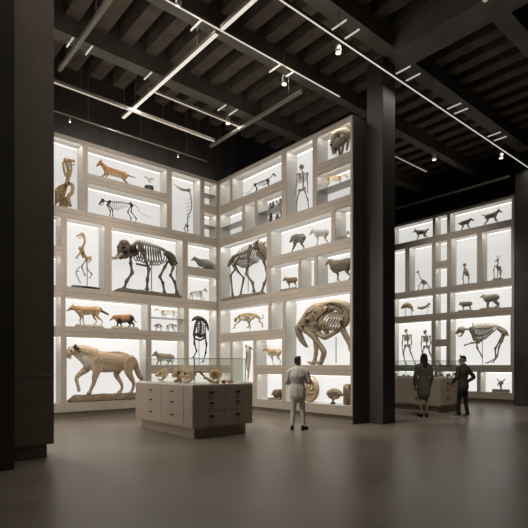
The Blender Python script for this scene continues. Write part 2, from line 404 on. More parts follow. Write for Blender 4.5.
CASES = [
 # left wall (along = X)
 ('L', -5.70, -4.57, -5.62, -4.64, 5, 6, 'tall top-row display case holding the brown rearing skeleton'),
 ('L', -4.57, -1.89, -4.50, -1.98, 6, 6, 'wide top-row display case holding the walking cougar and a horned skull'),
 ('L', -4.57, -1.89, -4.50, -1.98, 5, 5, 'wide display case holding the black long-tailed skeleton'),
 ('L', -1.89, -.635, -1.80, -.72, 5, 6, 'tall display case holding the long-beaked bird skeleton'),
 ('L', -.635, 0, -.56, -.06, 6, 6, 'small empty top corner case with a shelf, beside the long-beaked bird', (-.56, -.06, 7.33)),
 ('L', -.635, 0, -.56, -.06, 5, 5, 'small empty case with a shelf, under the top corner case', (-.56, -.06, 6.26)),
 ('L', -5.60, -5.16, -5.53, -5.24, 4, 4, 'narrow empty case left of the upright bird-like skeleton, upper of two'),
 ('L', -5.60, -5.16, -5.53, -5.24, 3, 3, 'narrow empty case left of the upright bird-like skeleton, lower of two'),
 ('L', -5.16, -3.90, -5.08, -4.01, 3, 4, 'tall display case holding the upright tan skeleton on a black disc'),
 ('L', -3.90, -1.30, -3.80, -1.40, 3, 4, 'large display case holding the elephant skeleton'),
 ('L', -1.30, 0, -1.21, -.06, 4, 4, 'display case holding the grey spotted armadillo'),
 ('L', -1.30, 0, -1.21, -.06, 3, 3, 'display case holding the small cream skeleton facing the corner'),
 ('L', -5.60, -5.16, -5.53, -5.24, 2, 2, 'narrow empty case left of the coyote'),
 ('L', -5.16, -2.585, -5.12, -2.64, 2, 2, 'wide display case holding the coyote and the badger'),
 ('L', -2.585, -1.25, -2.53, -1.34, 2, 2, 'display case with a shelf between two tiers of small skeletons', (-2.53, -1.34, 3.0)),
 ('L', -1.25, 0, -1.17, -.06, 1, 2, 'tall corner display case holding the dark hunched skeleton'),
 ('L', -5.60, -5.16, -5.53, -5.24, 0, 1, 'narrow empty case at floor level left of the large puma'),
 ('L', -5.16, -2.60, -5.09, -2.70, 0, 1, 'largest lower display case holding the large puma'),
 ('L', -2.60, -1.25, -2.52, -1.34, 1, 1, 'display case holding the small spotted lynx'),
 ('L', -2.60, -1.25, -2.52, -1.34, 0, 0, 'empty bottom-row case behind the glass cabinet, under the lynx'),
 ('L', -1.25, 0, -1.17, -.06, 0, 0, 'empty bottom-row corner case under the dark hunched skeleton'),
 # right wall (along = -Y)
 ('R', .04, .745, .10, .69, 6, 6, 'narrow empty top corner case beside the black skeleton with a whip tail'),
 ('R', .745, 3.30, .80, 3.21, 6, 6, 'wide top-row display case holding the black skeleton with a whip tail'),
 ('R', 3.30, 4.545, 3.40, 4.46, 5, 6, 'tall display case holding the standing human skeleton'),
 ('R', 4.545, 5.84, 4.61, 5.77, 6, 6, 'top display case at the wall end holding the big grey skull'),
 ('R', 4.545, 5.84, 4.61, 5.77, 5, 5, 'display case with a shelf holding the small yellow skeleton', (4.61, 5.77, 6.25)),
 ('R', .04, 1.39, .10, 1.33, 5, 5, 'empty corner case with a shelf, above the bison skeleton', (.10, 1.33, 6.22)),
 ('R', 1.39, 2.03, 1.45, 1.98, 5, 5, 'narrow empty case beside the shelves of small birds'),
 ('R', 2.03, 3.30, 2.08, 3.21, 5, 5, 'display case with two tiers of small birds', (2.08, 3.21, 6.24)),
 ('R', .04, 2.63, .10, 2.54, 3, 4, 'large corner display case holding the bison skeleton'),
 ('R', 2.63, 5.20, 2.72, 5.13, 4, 4, 'wide display case holding the grey tapir and the pale pony'),
 ('R', 5.20, 5.84, 5.26, 5.77, 4, 4, 'narrow display case holding the low lizard skeleton'),
 ('R', 2.63, 3.94, 2.70, 3.90, 3, 3, 'display case holding the brown bull model'),
 ('R', 3.94, 4.56, 3.99, 4.52, 3, 3, 'narrow empty case between the bull and the sheep'),
 ('R', 4.56, 5.84, 4.62, 5.77, 3, 3, 'display case holding the dark woolly sheep'),
 ('R', .04, 2.67, .10, 2.61, 2, 2, 'wide display case holding the running yellow skeleton'),
 ('R', 2.67, 3.30, 2.73, 3.24, 2, 2, 'narrow empty case beside the running yellow skeleton'),
 ('R', 3.30, 5.84, 3.37, 5.76, 1, 2, 'large display case holding the giant tusked fossil beast'),
 ('R', .04, .745, .10, .69, 1, 1, 'narrow empty corner case beside the hanging limb'),
 ('R', .04, .745, .10, .69, 0, 0, 'narrow empty bottom corner case, hidden partly by the glass cabinet'),
 ('R', .745, 1.96, .80, 1.90, 0, 1, 'tall display case holding the hanging furred limb'),
 ('R', 1.96, 3.30, 2.03, 3.23, 1, 1, 'display case holding the tan and white fox'),
 ('R', 1.96, 3.30, 2.06, 3.23, 0, 0, 'bottom-row display case holding the hunched brown anteater'),
 ('R', 3.30, 5.84, 3.37, 5.78, 0, 0, 'bottom-row display case behind the man, holding shell and skull fossils'),
 # far wall (along = -Y)
 ('F', .8, 2.90, .9, 2.85, 6, 6, 'top-row far case holding the lone wolf facing the pillar'),
 ('F', 2.90, 3.55, 2.97, 3.49, 6, 6, 'narrow empty top-row far case beside the wolf pair'),
 ('F', 3.55, 6.14, 3.62, 6.05, 6, 6, 'wide top-row far case holding the pair of wolves'),
 ('F', .6, 1.62, .68, 1.52, 4, 5, 'tall empty far case next to the pillar'),
 ('F', 1.62, 2.90, 1.74, 2.81, 4, 5, 'tall far case holding the long-necked goose skeleton'),
 ('F', 2.90, 3.57, 2.97, 3.49, 5, 5, 'narrow empty far case right of the goose skeleton, upper of two'),
 ('F', 2.90, 3.57, 2.97, 3.49, 4, 4, 'narrow empty far case right of the goose skeleton, lower of two'),
 ('F', 3.57, 4.83, 3.67, 4.74, 4, 5, 'tall far case holding the standing owl skeleton'),
 ('F', 4.83, 6.14, 4.94, 6.03, 4, 5, 'tall far case holding the small deer skeleton'),
 ('F', .8, 2.90, .9, 2.85, 3, 3, 'far case holding the two small bird mounts'),
 ('F', 2.90, 3.55, 2.97, 3.49, 3, 3, 'narrow empty far case between the bird mounts and the boar'),
 ('F', 3.55, 6.14, 3.62, 6.05, 3, 3, 'wide far case holding the boar and the bear'),
 ('F', .8, 2.87, .9, 2.79, 1, 2, 'large far case holding two standing ape skeletons'),
 ('F', 2.87, 3.55, 2.97, 3.46, 2, 2, 'narrow empty far case beside the ape skeletons, upper of two'),
 ('F', 2.87, 3.55, 2.97, 3.46, 1, 1, 'narrow empty far case beside the ape skeletons, lower of two'),
 ('F', 3.55, 6.14, 3.64, 6.01, 1, 2, 'largest far case holding the leaping bear skeleton'),
 ('F', .8, 3.0, .9, 2.93, 0, 0, 'bottom-row far case hidden mostly by the cabinet of small fossils'),
 ('F', 3.0, 4.0, 3.07, 3.92, 0, 0, 'bottom-row far case behind the man in the dark jacket'),
 ('F', 4.0, 4.82, 4.07, 4.74, 0, 0, 'small empty bottom-row far case left of the little horned skull'),
 ('F', 4.82, 6.14, 4.88, 6.06, 0, 0, 'bottom-row far case holding the little horned skull'),
]
CASES += [  # added cases, unseen from the camera, that light the near cabinet's -X side
 ('W', -5.30, -2.70, -5.20, -2.80, 0, 1, 'added unseen lit case on the back of the dark left case end, lower near one'),
 ('W', -2.70, -.05, -2.60, -.15, 0, 1, 'added unseen lit case on the back of the dark left case end, lower inner one'),
 ('W', -5.30, -2.70, -5.20, -2.80, 2, 3, 'added unseen lit case on the back of the dark left case end, middle near one'),
 ('W', -2.70, -.05, -2.60, -.15, 2, 3, 'added unseen lit case on the back of the dark left case end, middle inner one'),
 ('W', -5.30, -2.70, -5.20, -2.80, 4, 6, 'added unseen lit case on the back of the dark left case end, upper near one'),
 ('W', -2.70, -.05, -2.60, -.15, 4, 6, 'added unseen lit case on the back of the dark left case end, upper inner one'),
]
for c in CASES:
    kw = {}
    if len(c) > 8: kw['shelf'] = c[8]
    if 'hanging furred' in c[7]: kw['zb'] = .95
    if c[0] == 'W': kw['strip'] = 3.5  # stronger strips in the added cases, to brighten the cabinet side
    shelf_case(*c[:8], **kw)
# plain taupe fillers where the case runs meet the room
struct(boxobj('trim_9', (-7.1, -5.70, 0, .05, 5.70, 7.80), M['frame']))
struct(boxobj('trim_10', (-7.1, -5.60, 0, .05, .20, 5.70), M['frame']))
struct(boxobj('trim_11', (-.003, .05, -.037, 0, .2, 7.80), M['frame']))
struct(boxobj('trim_12', (9.06, 9.11, -.8, 0, .2, 7.80), M['frame']))

# ------------------------------------------------------------------ rails and lamps under the ceiling
def bar(name, p, q, w, h, m, parent=None):
    p = Vector(p); q = Vector(q); along_x = abs(q.x-p.x) > abs(q.y-p.y)
    lo = Vector((min(p.x, q.x), min(p.y, q.y), 0)); hi = Vector((max(p.x, q.x), max(p.y, q.y), 0))
    if along_x: return boxobj(name, (lo.x, hi.x, p.y-w/2, p.y+w/2, p.z, p.z+h), m, parent)
    return boxobj(name, (p.x-w/2, p.x+w/2, lo.y, hi.y, p.z, p.z+h), m, parent)
def light_rail(p, q, w, label, glow, hang=10.3, nw=4, power=0, h=.07):
    root = empty('light_rail', (0, 0, 0)); tag(root, label, 'ceiling light rail', 'hanging light rails')
    p = Vector(p); q = Vector(q); z = p.z
    bar('housing', (p.x, p.y, z+.012), (q.x, q.y, z+.012), w+.02, h, M['rail'], root)
    bar('diffuser', p, q, w, .012, M[glow], root)
    for i in range(nw):
        c = p.lerp(q, (i+.5)/nw)
        bm = bmesh.new(); tube(bm, [(c.x, c.y, z+h+.012), (c.x, c.y, hang)], .006, n=5, sub=1)
        link('wire', bm, M['rail'], root)
    if power:
        c = (p+q)/2; L_ = (q-p).length; ax = abs(q.x-p.x) > abs(q.y-p.y)
        area('rail_light', (c.x, c.y, z-.01), (0, 0, 0), L_ if ax else w, w if ax else L_, power*HALL_E)
    return root
light_rail((-7.0, -1.50, 8.3), (-1.2, -1.50, 8.3), .05, 'long warm-lit rail hanging nearest the left display wall', 'raildim', nw=5, power=20)
light_rail((-3.77, -2.23, 8.6), (-.8, -2.23, 8.6), .05, 'short warm-lit rail branching off the bright wide rail', 'raildim', nw=3, power=10)
light_rail((-8.5, -4.66, 9.1), (.9, -4.66, 9.1), .03, 'thin lit rail along the middle ceiling beam', 'railglow', 9.8, nw=6, power=20)
light_rail((-8.2, -6.68-.02, 8.6), (9.0, -6.70, 8.6), .028, 'longest thin rail passing in front of the centre pillar', 'railglow', 9.3, nw=9, power=30)
light_rail((-3.77, -.70, 8.46), (-3.77, -5.27, 8.46), .08, 'bright wide light bar crossing above the elephant skeleton', 'railglow', nw=3, power=30)
light_rail((-3.77, -5.45, 8.46), (-3.77, -7.6, 8.46), .08, 'bright wide light bar at the top edge, above the middle beam', 'railglow', nw=2, power=20)
light_rail((-5.83, -1.7, 8.5), (-5.83, -6.2, 8.5), .07, 'dim track rail beside the dark left case end', 'rail', nw=3)
light_rail((-.94, -.9, 8.4), (-.94, -5.0, 8.4), .06, 'dim track rail carrying small spotlights before the right wall', 'rail', nw=4)
light_rail((8.5, -.5, 8.3), (8.5, -6.2, 8.3), .03, 'thin dark track before the far display wall', 'rail', nw=3)
light_rail((-7.0, -.43, 8.15), (-.75, -.43, 8.15), .018, 'thinnest cable track just above the left display wall', 'rail', nw=4, h=.02)
light_rail((1.6, -3.9, 8.75), (6.8, -3.9, 8.75), .05, 'lit rail just right of the centre pillar', 'raildim', nw=4, power=9)

def light_stick(px_x, y, z, label, L_=.42):
    root = empty('light_stick', (px_x, y, z)); tag(root, label, 'ceiling light', 'short light sticks under the beams')
    boxobj('tube', (-.014, .014, -L_/2, L_/2, 0, .028), M['stick'], root)
    bm = bmesh.new(); tube(bm, [(0, L_/2-.03, .028), (0, L_/2-.03, 10.3-z)], .005, n=5, sub=1); link('wire', bm, M['rail'], root)
    return root
M['stick'] = emit('stick_glow', (1, .95, .86), .45)
M['stickdim'] = emit('stick_dim', (1, .93, .8), .2)
def X_at(px, Y):
    t = (px-264)/FPX; dy = Y-CY
    return CX+dy*(SA+CA*t)/(CA-SA*t)
names = ['leftmost', 'second from left', 'third from left', 'fourth from left', 'fifth from left', 'sixth from left', 'seventh from left', 'last']
for Y, z, lst, nm in ((-2.0, 9.1, (70, 89, 148, 222, 233), 'the first beam'), (-4.6, 8.95, (196, 275, 288), 'the middle beam'), (-6.62, 9.0, (339, 352, 403, 413, 454, 461, 494, 500), 'the beam over the pillar')):
    for i, px in enumerate(lst):
        light_stick(X_at(px, Y), Y, z, 'short light stick under %s, %s on it' % (nm, names[i] if len(lst) > 3 or i < 2 else 'third from left'), .42)

def spotlight(loc, target, label, top, power=0, angle=50, r=.05, L_=.14, lit=True):
    root = empty('spotlight', loc); tag(root, label, 'spotlight', 'track spotlights')
    d = (Vector(target)-Vector(loc)).normalized()
    bm = bmesh.new(); tube(bm, [(0, 0, 0), tuple(-d*L_)], [r, r*.8], n=12, sub=1); link('lamp_head', bm, M['lampcup'] if lit else M['blackmetal'], root, True)
    bm = bmesh.new(); bmesh.ops.create_cone(bm, cap_ends=True, segments=14, radius1=r*.85, radius2=r*.85, depth=.01,
        matrix=Matrix.Translation(d*(r*.8)) @ d.to_track_quat('Z', 'Y').to_matrix().to_4x4()); link('lens', bm, M['lens' if lit else 'lampcup'], root)
    bm = bmesh.new(); tube(bm, [tuple(-d*L_*.5), (0, 0, top-loc[2])], .008, n=5, sub=1); link('stem', bm, M['rail'], root)
    if power: spot('spot_beam', tuple(Vector(loc)+d*(r+.06)), target, power*HALL_E, math.radians(angle))
    return root
spotlight((-5.15, -.43, 8.03), (-5.0, -.1, 5), 'tiny glowing spot on the cable track near the left pillar', 8.15, 0, r=.03, L_=.06)
spotlight((-1.83, -.43, 8.03), (-1.8, -.1, 5), 'tiny glowing spot on the cable track near the corner', 8.15, 0, r=.03, L_=.06)

def wash(loc, target, label, power, angle=70): return spotlight(loc, target, label, 10.3, power, angle, r=.06, L_=.18)  # added lamps that brighten the walls, mounts and far figures
wash((-6.9, -4.7, 8.8), (0, -3.4, 1.9), 'added wash spot beside the left case end, aimed at the right display wall', 430, 56)
wash((-6.2, -4.9, 8.8), (-.5, -4.6, 2.2), 'added wash spot above the open floor, aimed at the lower right wall', 470, 50)
wash((-4.6, -5.1, 8.8), (-3.6, 0, 1.8), 'added wash spot above the glass cabinet, aimed at the left display wall', 420, 60)
wash((3.4, -4.4, 8.9), (9, -3.6, 3.0), 'added wash spot right of the centre pillar, aimed at the far display wall', 420, 70)
light_rail((-11.0, -9.3, 8.6), (-.2, -9.3, 8.6), .06, 'added light rail over the open floor before the case end', 'raildim', nw=4, power=9)  # this rail and the next are added out of view to brighten the foreground
light_rail((-13.0, -11.9, 8.6), (0.0, -11.9, 8.6), .06, 'added light rail over the front of the open floor', 'raildim', nw=4, power=19)

wash((-.7, -9.5, 8.5), (4.2, -6.2, .8), 'added wash spot over the open floor, aimed at the woman and the far glass cabinet', 620, 36)  # added out of view to brighten the people in the far hall
for loc, lab in (((-1.48, -4.9, 8.5), 'round downlight hanging beside the middle beam, above the yellow skeletons'), ((-1.41, -6.58, 8.48), 'round downlight on the longest rail, left of the centre pillar'), ((-1.44, -2.51, 8.45), 'small downlight on the short rail near the wall corner'),
                 ((4.71, -5.40, 8.2), 'downlight hanging from the ceiling right of the centre pillar'), ((6.9, -6.58, 8.48), 'small downlight on the longest rail, far right end')):
    spotlight(loc, (loc[0], loc[1], 0), lab, 9.74, 60, 60, r=.07, L_=.12)

# ------------------------------------------------------------------ specimens
FUR, BONE, ROCK = M['fur'], M['bone'], M['rock']
class Spec:
    """one specimen standing in a case. Landmarks measured on the photo are turned into metres on the upright plane
    it stands in; z runs from the case floor zf (foot) upwards."""
    def __init__(s, w, off, zf, foot, top, x0px, name, label, cat, group=None, base=0.0, y0=None):
        s.w, s.off, s.zf = w, off, zf
        s.k = 1; s.z0 = None; s.base = base
        zft = s.raw(*foot)[1]; zt = s.raw(*top)[1]
        s.k = (zt-(zf+base))/(zt-zft); s.zft = zft
        s.x0 = s.raw(x0px, foot[1])[0]
        X, Y = on_wall(w, s.x0, off)
        s.root = empty(name, (X, Y, zf), wall_rot(w)); tag(s.root, label, cat, group)
        s.mpp = s.raw(x0px, foot[1])[2]
    def raw(s, px, py):
        t = (px-264)/FPX
        if s.w == 'L':
            dy = s.off-CY; dx = dy*(SA+CA*t)/(CA-SA*t); a = CX+dx
        else:
            X = s.off+(9.06 if s.w == 'F' else 0); dx = X-CX; dy = dx*(CA-SA*t)/(SA+CA*t); a = -(CY+dy)
        d = SA*dx+CA*dy
        return a, CZ+(HOR-py)*d/FPX, d/FPX
    def P(s, px, py, y=0, y2=None):
        if y2 is not None: y = y2
        a, z, _ = s.raw(px, py)
        return Vector((a-s.x0, y, (z-s.zft)*s.k+s.base))
    def path(s, pts, y=0): return [s.P(p[0], p[1], p[2] if len(p) > 2 and p[2] else y) for p in pts]
def jit(c, a=.0): return tuple(max(0, v*(1+random.uniform(-a, a))) for v in c)
def V(x, y, z): return Vector((x, y, z))

def rock_base(s, px0, px1, h, depth=.32, col=(.33, .27, .19), name='mount', flat=False, m=None):
    a = s.raw(px0, 300)[0]-s.x0; b = s.raw(px1, 300)[0]-s.x0
    bm = bmesh.new(); n = 14; m_ = 6; vs = {}
    for j in range(m_+1):
        for i in range(n+1):
            u = i/n*2-1; v = j/m_*2-1
            e = (1-abs(u)**4)*(1-abs(v)**4)
            hh = h*(.25+.75*min(1, e*3)) * (1 if flat else random.uniform(.8, 1.0))
            hh = min(hh, h)
            x = (a+b)/2+(b-a)/2*u*(1-.12*abs(v)**3); y = depth/2*v*(1-.15*abs(u)**3)
            vs[i, j, 1] = bm.verts.new((x, y, hh)); vs[i, j, 0] = bm.verts.new((x, y, 0))
    for j in range(m_):
        for i in range(n):
            bm.faces.new((vs[i, j, 1], vs[i+1, j, 1], vs[i+1, j+1, 1], vs[i, j+1, 1]))
            bm.faces.new((vs[i, j, 0], vs[i, j+1, 0], vs[i+1, j+1, 0], vs[i+1, j, 0]))
    for i in range(n):
        bm.faces.new((vs[i, 0, 0], vs[i+1, 0, 0], vs[i+1, 0, 1], vs[i, 0, 1])); bm.faces.new((vs[i+1, m_, 0], vs[i, m_, 0], vs[i, m_, 1], vs[i+1, m_, 1]))
    for j in range(m_):
        bm.faces.new((vs[0, j+1, 0], vs[0, j, 0], vs[0, j, 1], vs[0, j+1, 1])); bm.faces.new((vs[n, j, 0], vs[n, j+1, 0], vs[n, j+1, 1], vs[n, j, 1]))
    o = link(name, bm, m or ROCK, s.root, not flat)
    at = o.data.color_attributes.new('col', 'FLOAT_COLOR', 'POINT')
    for i in range(len(o.data.vertices)): at.data[i].color = (*col, 1)
    return o
def disc_base(s, px, r, h, m, name='mount'):
    a = s.raw(px, 300)[0]-s.x0
    bm = bmesh.new(); bmesh.ops.create_cone(bm, cap_ends=True, segments=28, radius1=r, radius2=r*.92, depth=h, matrix=Matrix.Translation((a, 0, h/2)) @ Matrix.Diagonal((1, min(1, .17/r), 1, 1)))
    return link(name, bm, m, s.root)
def rod(s, px, py0, py1, r=.012, y=.03):
    p = s.P(px, py0, y); q = s.P(px, py1, y); q.z = max(q.z, .0)
    bm = bmesh.new(); tube(bm, [p, q], r, n=6, sub=1); return link('support_rod', bm, M['steel'], s.root)

def quad(s, nose, head, withers, rump, tail, ff, hf, b, col, belly=None, leg=None, tailc=None, face=None, lift=(0, 0), hindx=.2,
         ear=1.0, legr=1.0, headr=1.0, neckr=1.0, tailr=.15, mane=None, voxel=None, horn=None, muzzle=.27, spots=None, wy=.66, feet_on=True, stripe=None):
    """a mounted animal: trunk, neck, head, ears and legs fused into one skin"""
    belly = belly or col; leg = leg or col; tailc = tailc or col; face = face or col
    N, Hd, W, R_ = s.P(*nose), s.P(*head), s.P(*withers), s.P(*rump)
    fw = 1 if N.x > R_.x else -1
    b *= s.mpp
    B = Body(col)
    S = V(W.x, 0, W.z-b); H = V(R_.x, 0, R_.z-.92*b)
    mid = (S+H)/2
    B.t([S+V(fw*.55*b, 0, .05*b), S, mid+V(0, 0, -.02*b), H, H+V(-fw*.4*b, 0, -.05*b)], [.72*b, 1.0*b, .9*b, .92*b, .62*b], wy=wy, n=14)
    B.t([S+V(fw*.3*b, 0, -.5*b), mid+V(0, 0, -.42*b), H+V(0, 0, -.3*b)], [.5*b, .5*b, .42*b], wy=wy, col=belly)
    hr = .56*b*headr
    B.t([S+V(fw*.35*b, 0, .3*b), (S+V(fw*.5*b, 0, .4*b))*.45+Hd*.55, Hd], [.74*b*neckr, .52*b*neckr, hr*.9], wy=.75, n=12, col=mane or col)
    B.b(Hd, hr, hr*.82, hr*.95, col=face)
    d = (N-Hd)
    B.t([Hd+d*.2, Hd+d*.6, N-d*.08], [hr*.8, hr*muzzle*2.0, hr*muzzle*1.45], wy=.85, col=face, n=10)
    B.b(N, hr*.2, hr*.24, hr*.18, col=(.02, .015, .012))
    for sy in (-1, 1):
        B.b(Hd+d*.3+V(0, sy*hr*.62, hr*.22), hr*.13, hr*.13, hr*.13, col=(.015, .01, .008))
        if ear: B.t([Hd+V(-fw*hr*.25, sy*hr*.5, hr*.6), Hd+V(-fw*hr*.35, sy*hr*.75, hr*(.8+.75*ear))], [hr*.32, hr*.12], wx=.7, col=tuple(c*.7 for c in face), sub=1)
    T = s.path(tail)
    if T:
        n_ = len(T)
        B.t([H+V(-fw*.75*b, 0, .45*b)]+T, [tailr*b*1.1]+[tailr*b*(1.15 if i < n_-1 else .6) for i in range(n_)], n=8, col=tailc)
    def fz(f, lf):
        p = s.P(*f)
        if not lf: p.z = s.base
        return p
    for i, (f, sy) in enumerate(zip(ff, (1, -1))):
        p = fz(f, lift[0] and i == 0)
        t0 = S+V(fw*.3*b, sy*.3*b, -.25*b); v = p+V(0, sy*.32*b, 0)-t0; L_ = v.length
        el = t0+v*.42+V(-fw*.09*L_, 0, 0); wr = t0+v*.72+V(fw*.035*L_, 0, 0); an = t0+v*.93+V(-fw*.01*L_, 0, 0)
        toe = V(p.x+fw*.16*b, sy*.32*b, p.z+.10*b*legr); 
        B.t([t0, el, wr, an], [.46*b, .27*b*legr, .16*b*legr, .135*b*legr], wy=.8, col=leg, n=10)
        B.t([an, toe], [.14*b*legr, .12*b*legr], col=leg, sub=1)
    for i, (f, sy) in enumerate(zip(hf, (1, -1))):
        p = fz(f, False)
        t0 = H+V(-fw*.1*b, sy*.26*b, -.05*b); v = p+V(0, sy*.34*b, 0)-t0; L_ = v.length
        kn = t0+v*.40+V(fw*.15*L_, 0, 0); hk = t0+v*.70+V(-fw*.13*L_, 0, 0); an = t0+v*.94+V(-fw*.0*L_, 0, 0)
        toe = V(p.x+fw*.18*b, sy*.34*b, p.z+.10*b*legr)
        B.t([t0, kn, hk, an], [.62*b, .36*b*legr, .16*b*legr, .13*b*legr], wy=.7, col=leg, n=10)
        B.t([an, toe], [.14*b*legr, .12*b*legr], col=leg, sub=1)
    if spots:
        for _ in range(spots[0]):
            q = S.lerp(H, random.uniform(-.1, 1.05)); a_ = random.uniform(-.2, 1.2)
            B.b(q+V(0, -wy*b*.9*math.cos(a_), b*.92*math.sin(a_)), .11*b, .05*b, .11*b, col=spots[1])
    if stripe:
        B.t([Hd+V(0, 0, hr*.75), S+V(0, 0, b*.8), mid+V(0, 0, .75*b), H+V(0, 0, .8*b)], .24*b, wy=.8, col=stripe)
    o = B.build('body', FUR, s.root, voxel or max(b*.075, .006), 3)
    if horn:
        bm = bmesh.new()
        for sy in (-1, 1): tube(bm, [Hd+V(0, sy*hr*.5, hr*.7), Hd+V(-fw*hr*.5, sy*hr*1.3, hr*1.4), Hd+V(fw*hr*.1, sy*hr*1.6, hr*(1.4+horn))], [hr*.2, hr*.15, hr*.05], n=7)
        link('horns', bm, M['cream'], s.root, True)
    return o, S, H, Hd, b, fw

def skull(B, c, n, r, col, teeth=True, gape=.35, sock=True, wy=.75, dark=(.05, .04, .03)):
    """cranium, brow, snout, cheek arches, lower jaw and eye sockets; c cranium centre, n nose tip"""
    d = n-c; L_ = d.length; f = d.normalized() if L_ else V(1, 0, 0)
    dn = V(f.z, 0, -f.x)
    if dn.z > 0: dn = -dn
    B.b(c, r, r*wy, r*.9, col=col)
    B.t([c+f*r*.3, c+d*.6-dn*r*.05, n], [r*.75, r*.48, r*.3], wy=wy, col=col, n=9)
    for sy in (-1, 1): B.t([c+f*r*.9+V(0, sy*r*wy*.8, 0)+dn*r*.25, c+V(0, sy*r*wy*1.15, 0)+dn*r*.45, c-f*r*.5+V(0, sy*r*wy*.85, 0)+dn*r*.3], r*.13, col=col, n=6)
    jb = c-f*r*.1+dn*r*.75
    B.t([jb-dn*r*.4, jb+dn*r*.1, c+d*.55+dn*r*(1.0+gape), n+dn*r*(.7+gape)-f*r*.2], [r*.16, r*.24, r*.2, r*.15], wy=1.6, col=tuple(v*.92 for v in col), n=7)
    if teeth:
        for t in (.45, .6, .75, .9): B.t([c+d*t+dn*r*.35, c+d*t+dn*r*.62], [r*.09, r*.05], col=tuple(min(1, v*1.25) for v in col), n=5, sub=1)
        B.t([n-f*r*.15+dn*r*.15, n-f*r*.1+dn*r*.75], [r*.1, r*.03], col=tuple(min(1, v*1.2) for v in col), n=5, sub=1)
    if sock:
        for sy in (-1, 1): B.b(c+f*r*.75+V(0, sy*r*wy*.62, 0)-dn*r*.18, r*.26, r*.2, r*.24, col=dark)
        B.b(n-f*r*.1-dn*r*.12, r*.14, r*.2, r*.12, col=dark)

def bonep(s, name, B, m=None): return B.build(name, m or BONE, s.root)
def leg_bones(pts, r, col):
    """limb bones with knobbed ends through joint points"""
    B = Body(col)
    for i in range(len(pts)-1):
        a, b = pts[i], pts[i+1]; q = 1-.16*i
        B.t([a, a.lerp(b, .15), a.lerp(b, .5), a.lerp(b, .85), b], [r*1.35*q, r*1.0*q, r*.72*q, r*.95*q, r*1.3*q], n=7, sub=2)
        if .5 < i < 2.5: B.t([a+V(0, r*.7, 0), b+V(0, r*.6, 0)], r*.4*q, n=5, sub=1)
    e = pts[-1]
    for k in (-1, 0, 1): B.t([e, e+V((pts[-1].x-pts[-2].x)*.08+r*.9*math.copysign(1, FW[0]), k*r*1.2, -r*.3)], [r*.5, r*.35], n=5, sub=1)
    return B
FW = [1]
def vertebrae(B, pts, r, col, n, spines=0.0, r2=None, wy=1):
    P, _ = smooth_path(pts, [1]*len(pts), 6)
    L = [0]
    for i in range(1, len(P)): L.append(L[-1]+(P[i]-P[i-1]).length)
    def at(t):
        d = t*L[-1]
        for i in range(1, len(P)):
            if L[i] >= d: return P[i-1].lerp(P[i], (d-L[i-1])/max(1e-6, L[i]-L[i-1]))
        return P[-1]
    B.t(P, [r*.62+( (r2 or r)*.62-r*.62)*i/(len(P)-1) for i in range(len(P))], n=6, sub=1, col=col)
    for i in range(n):
        t = (i+.5)/n; p = at(t); rr = r+((r2 or r)-r)*t
        B.b(p, rr*.8, rr*1.05*wy, rr*.95, col=col)
        if spines: 
            sp = spines*(math.sin(PI*min(1, (t+.15)))**.7 if t < .85 else .3)
            B.t([p, p+V(0, 0, rr+sp)], [rr*.4, rr*.3], n=5, sub=1, col=col)
    return at

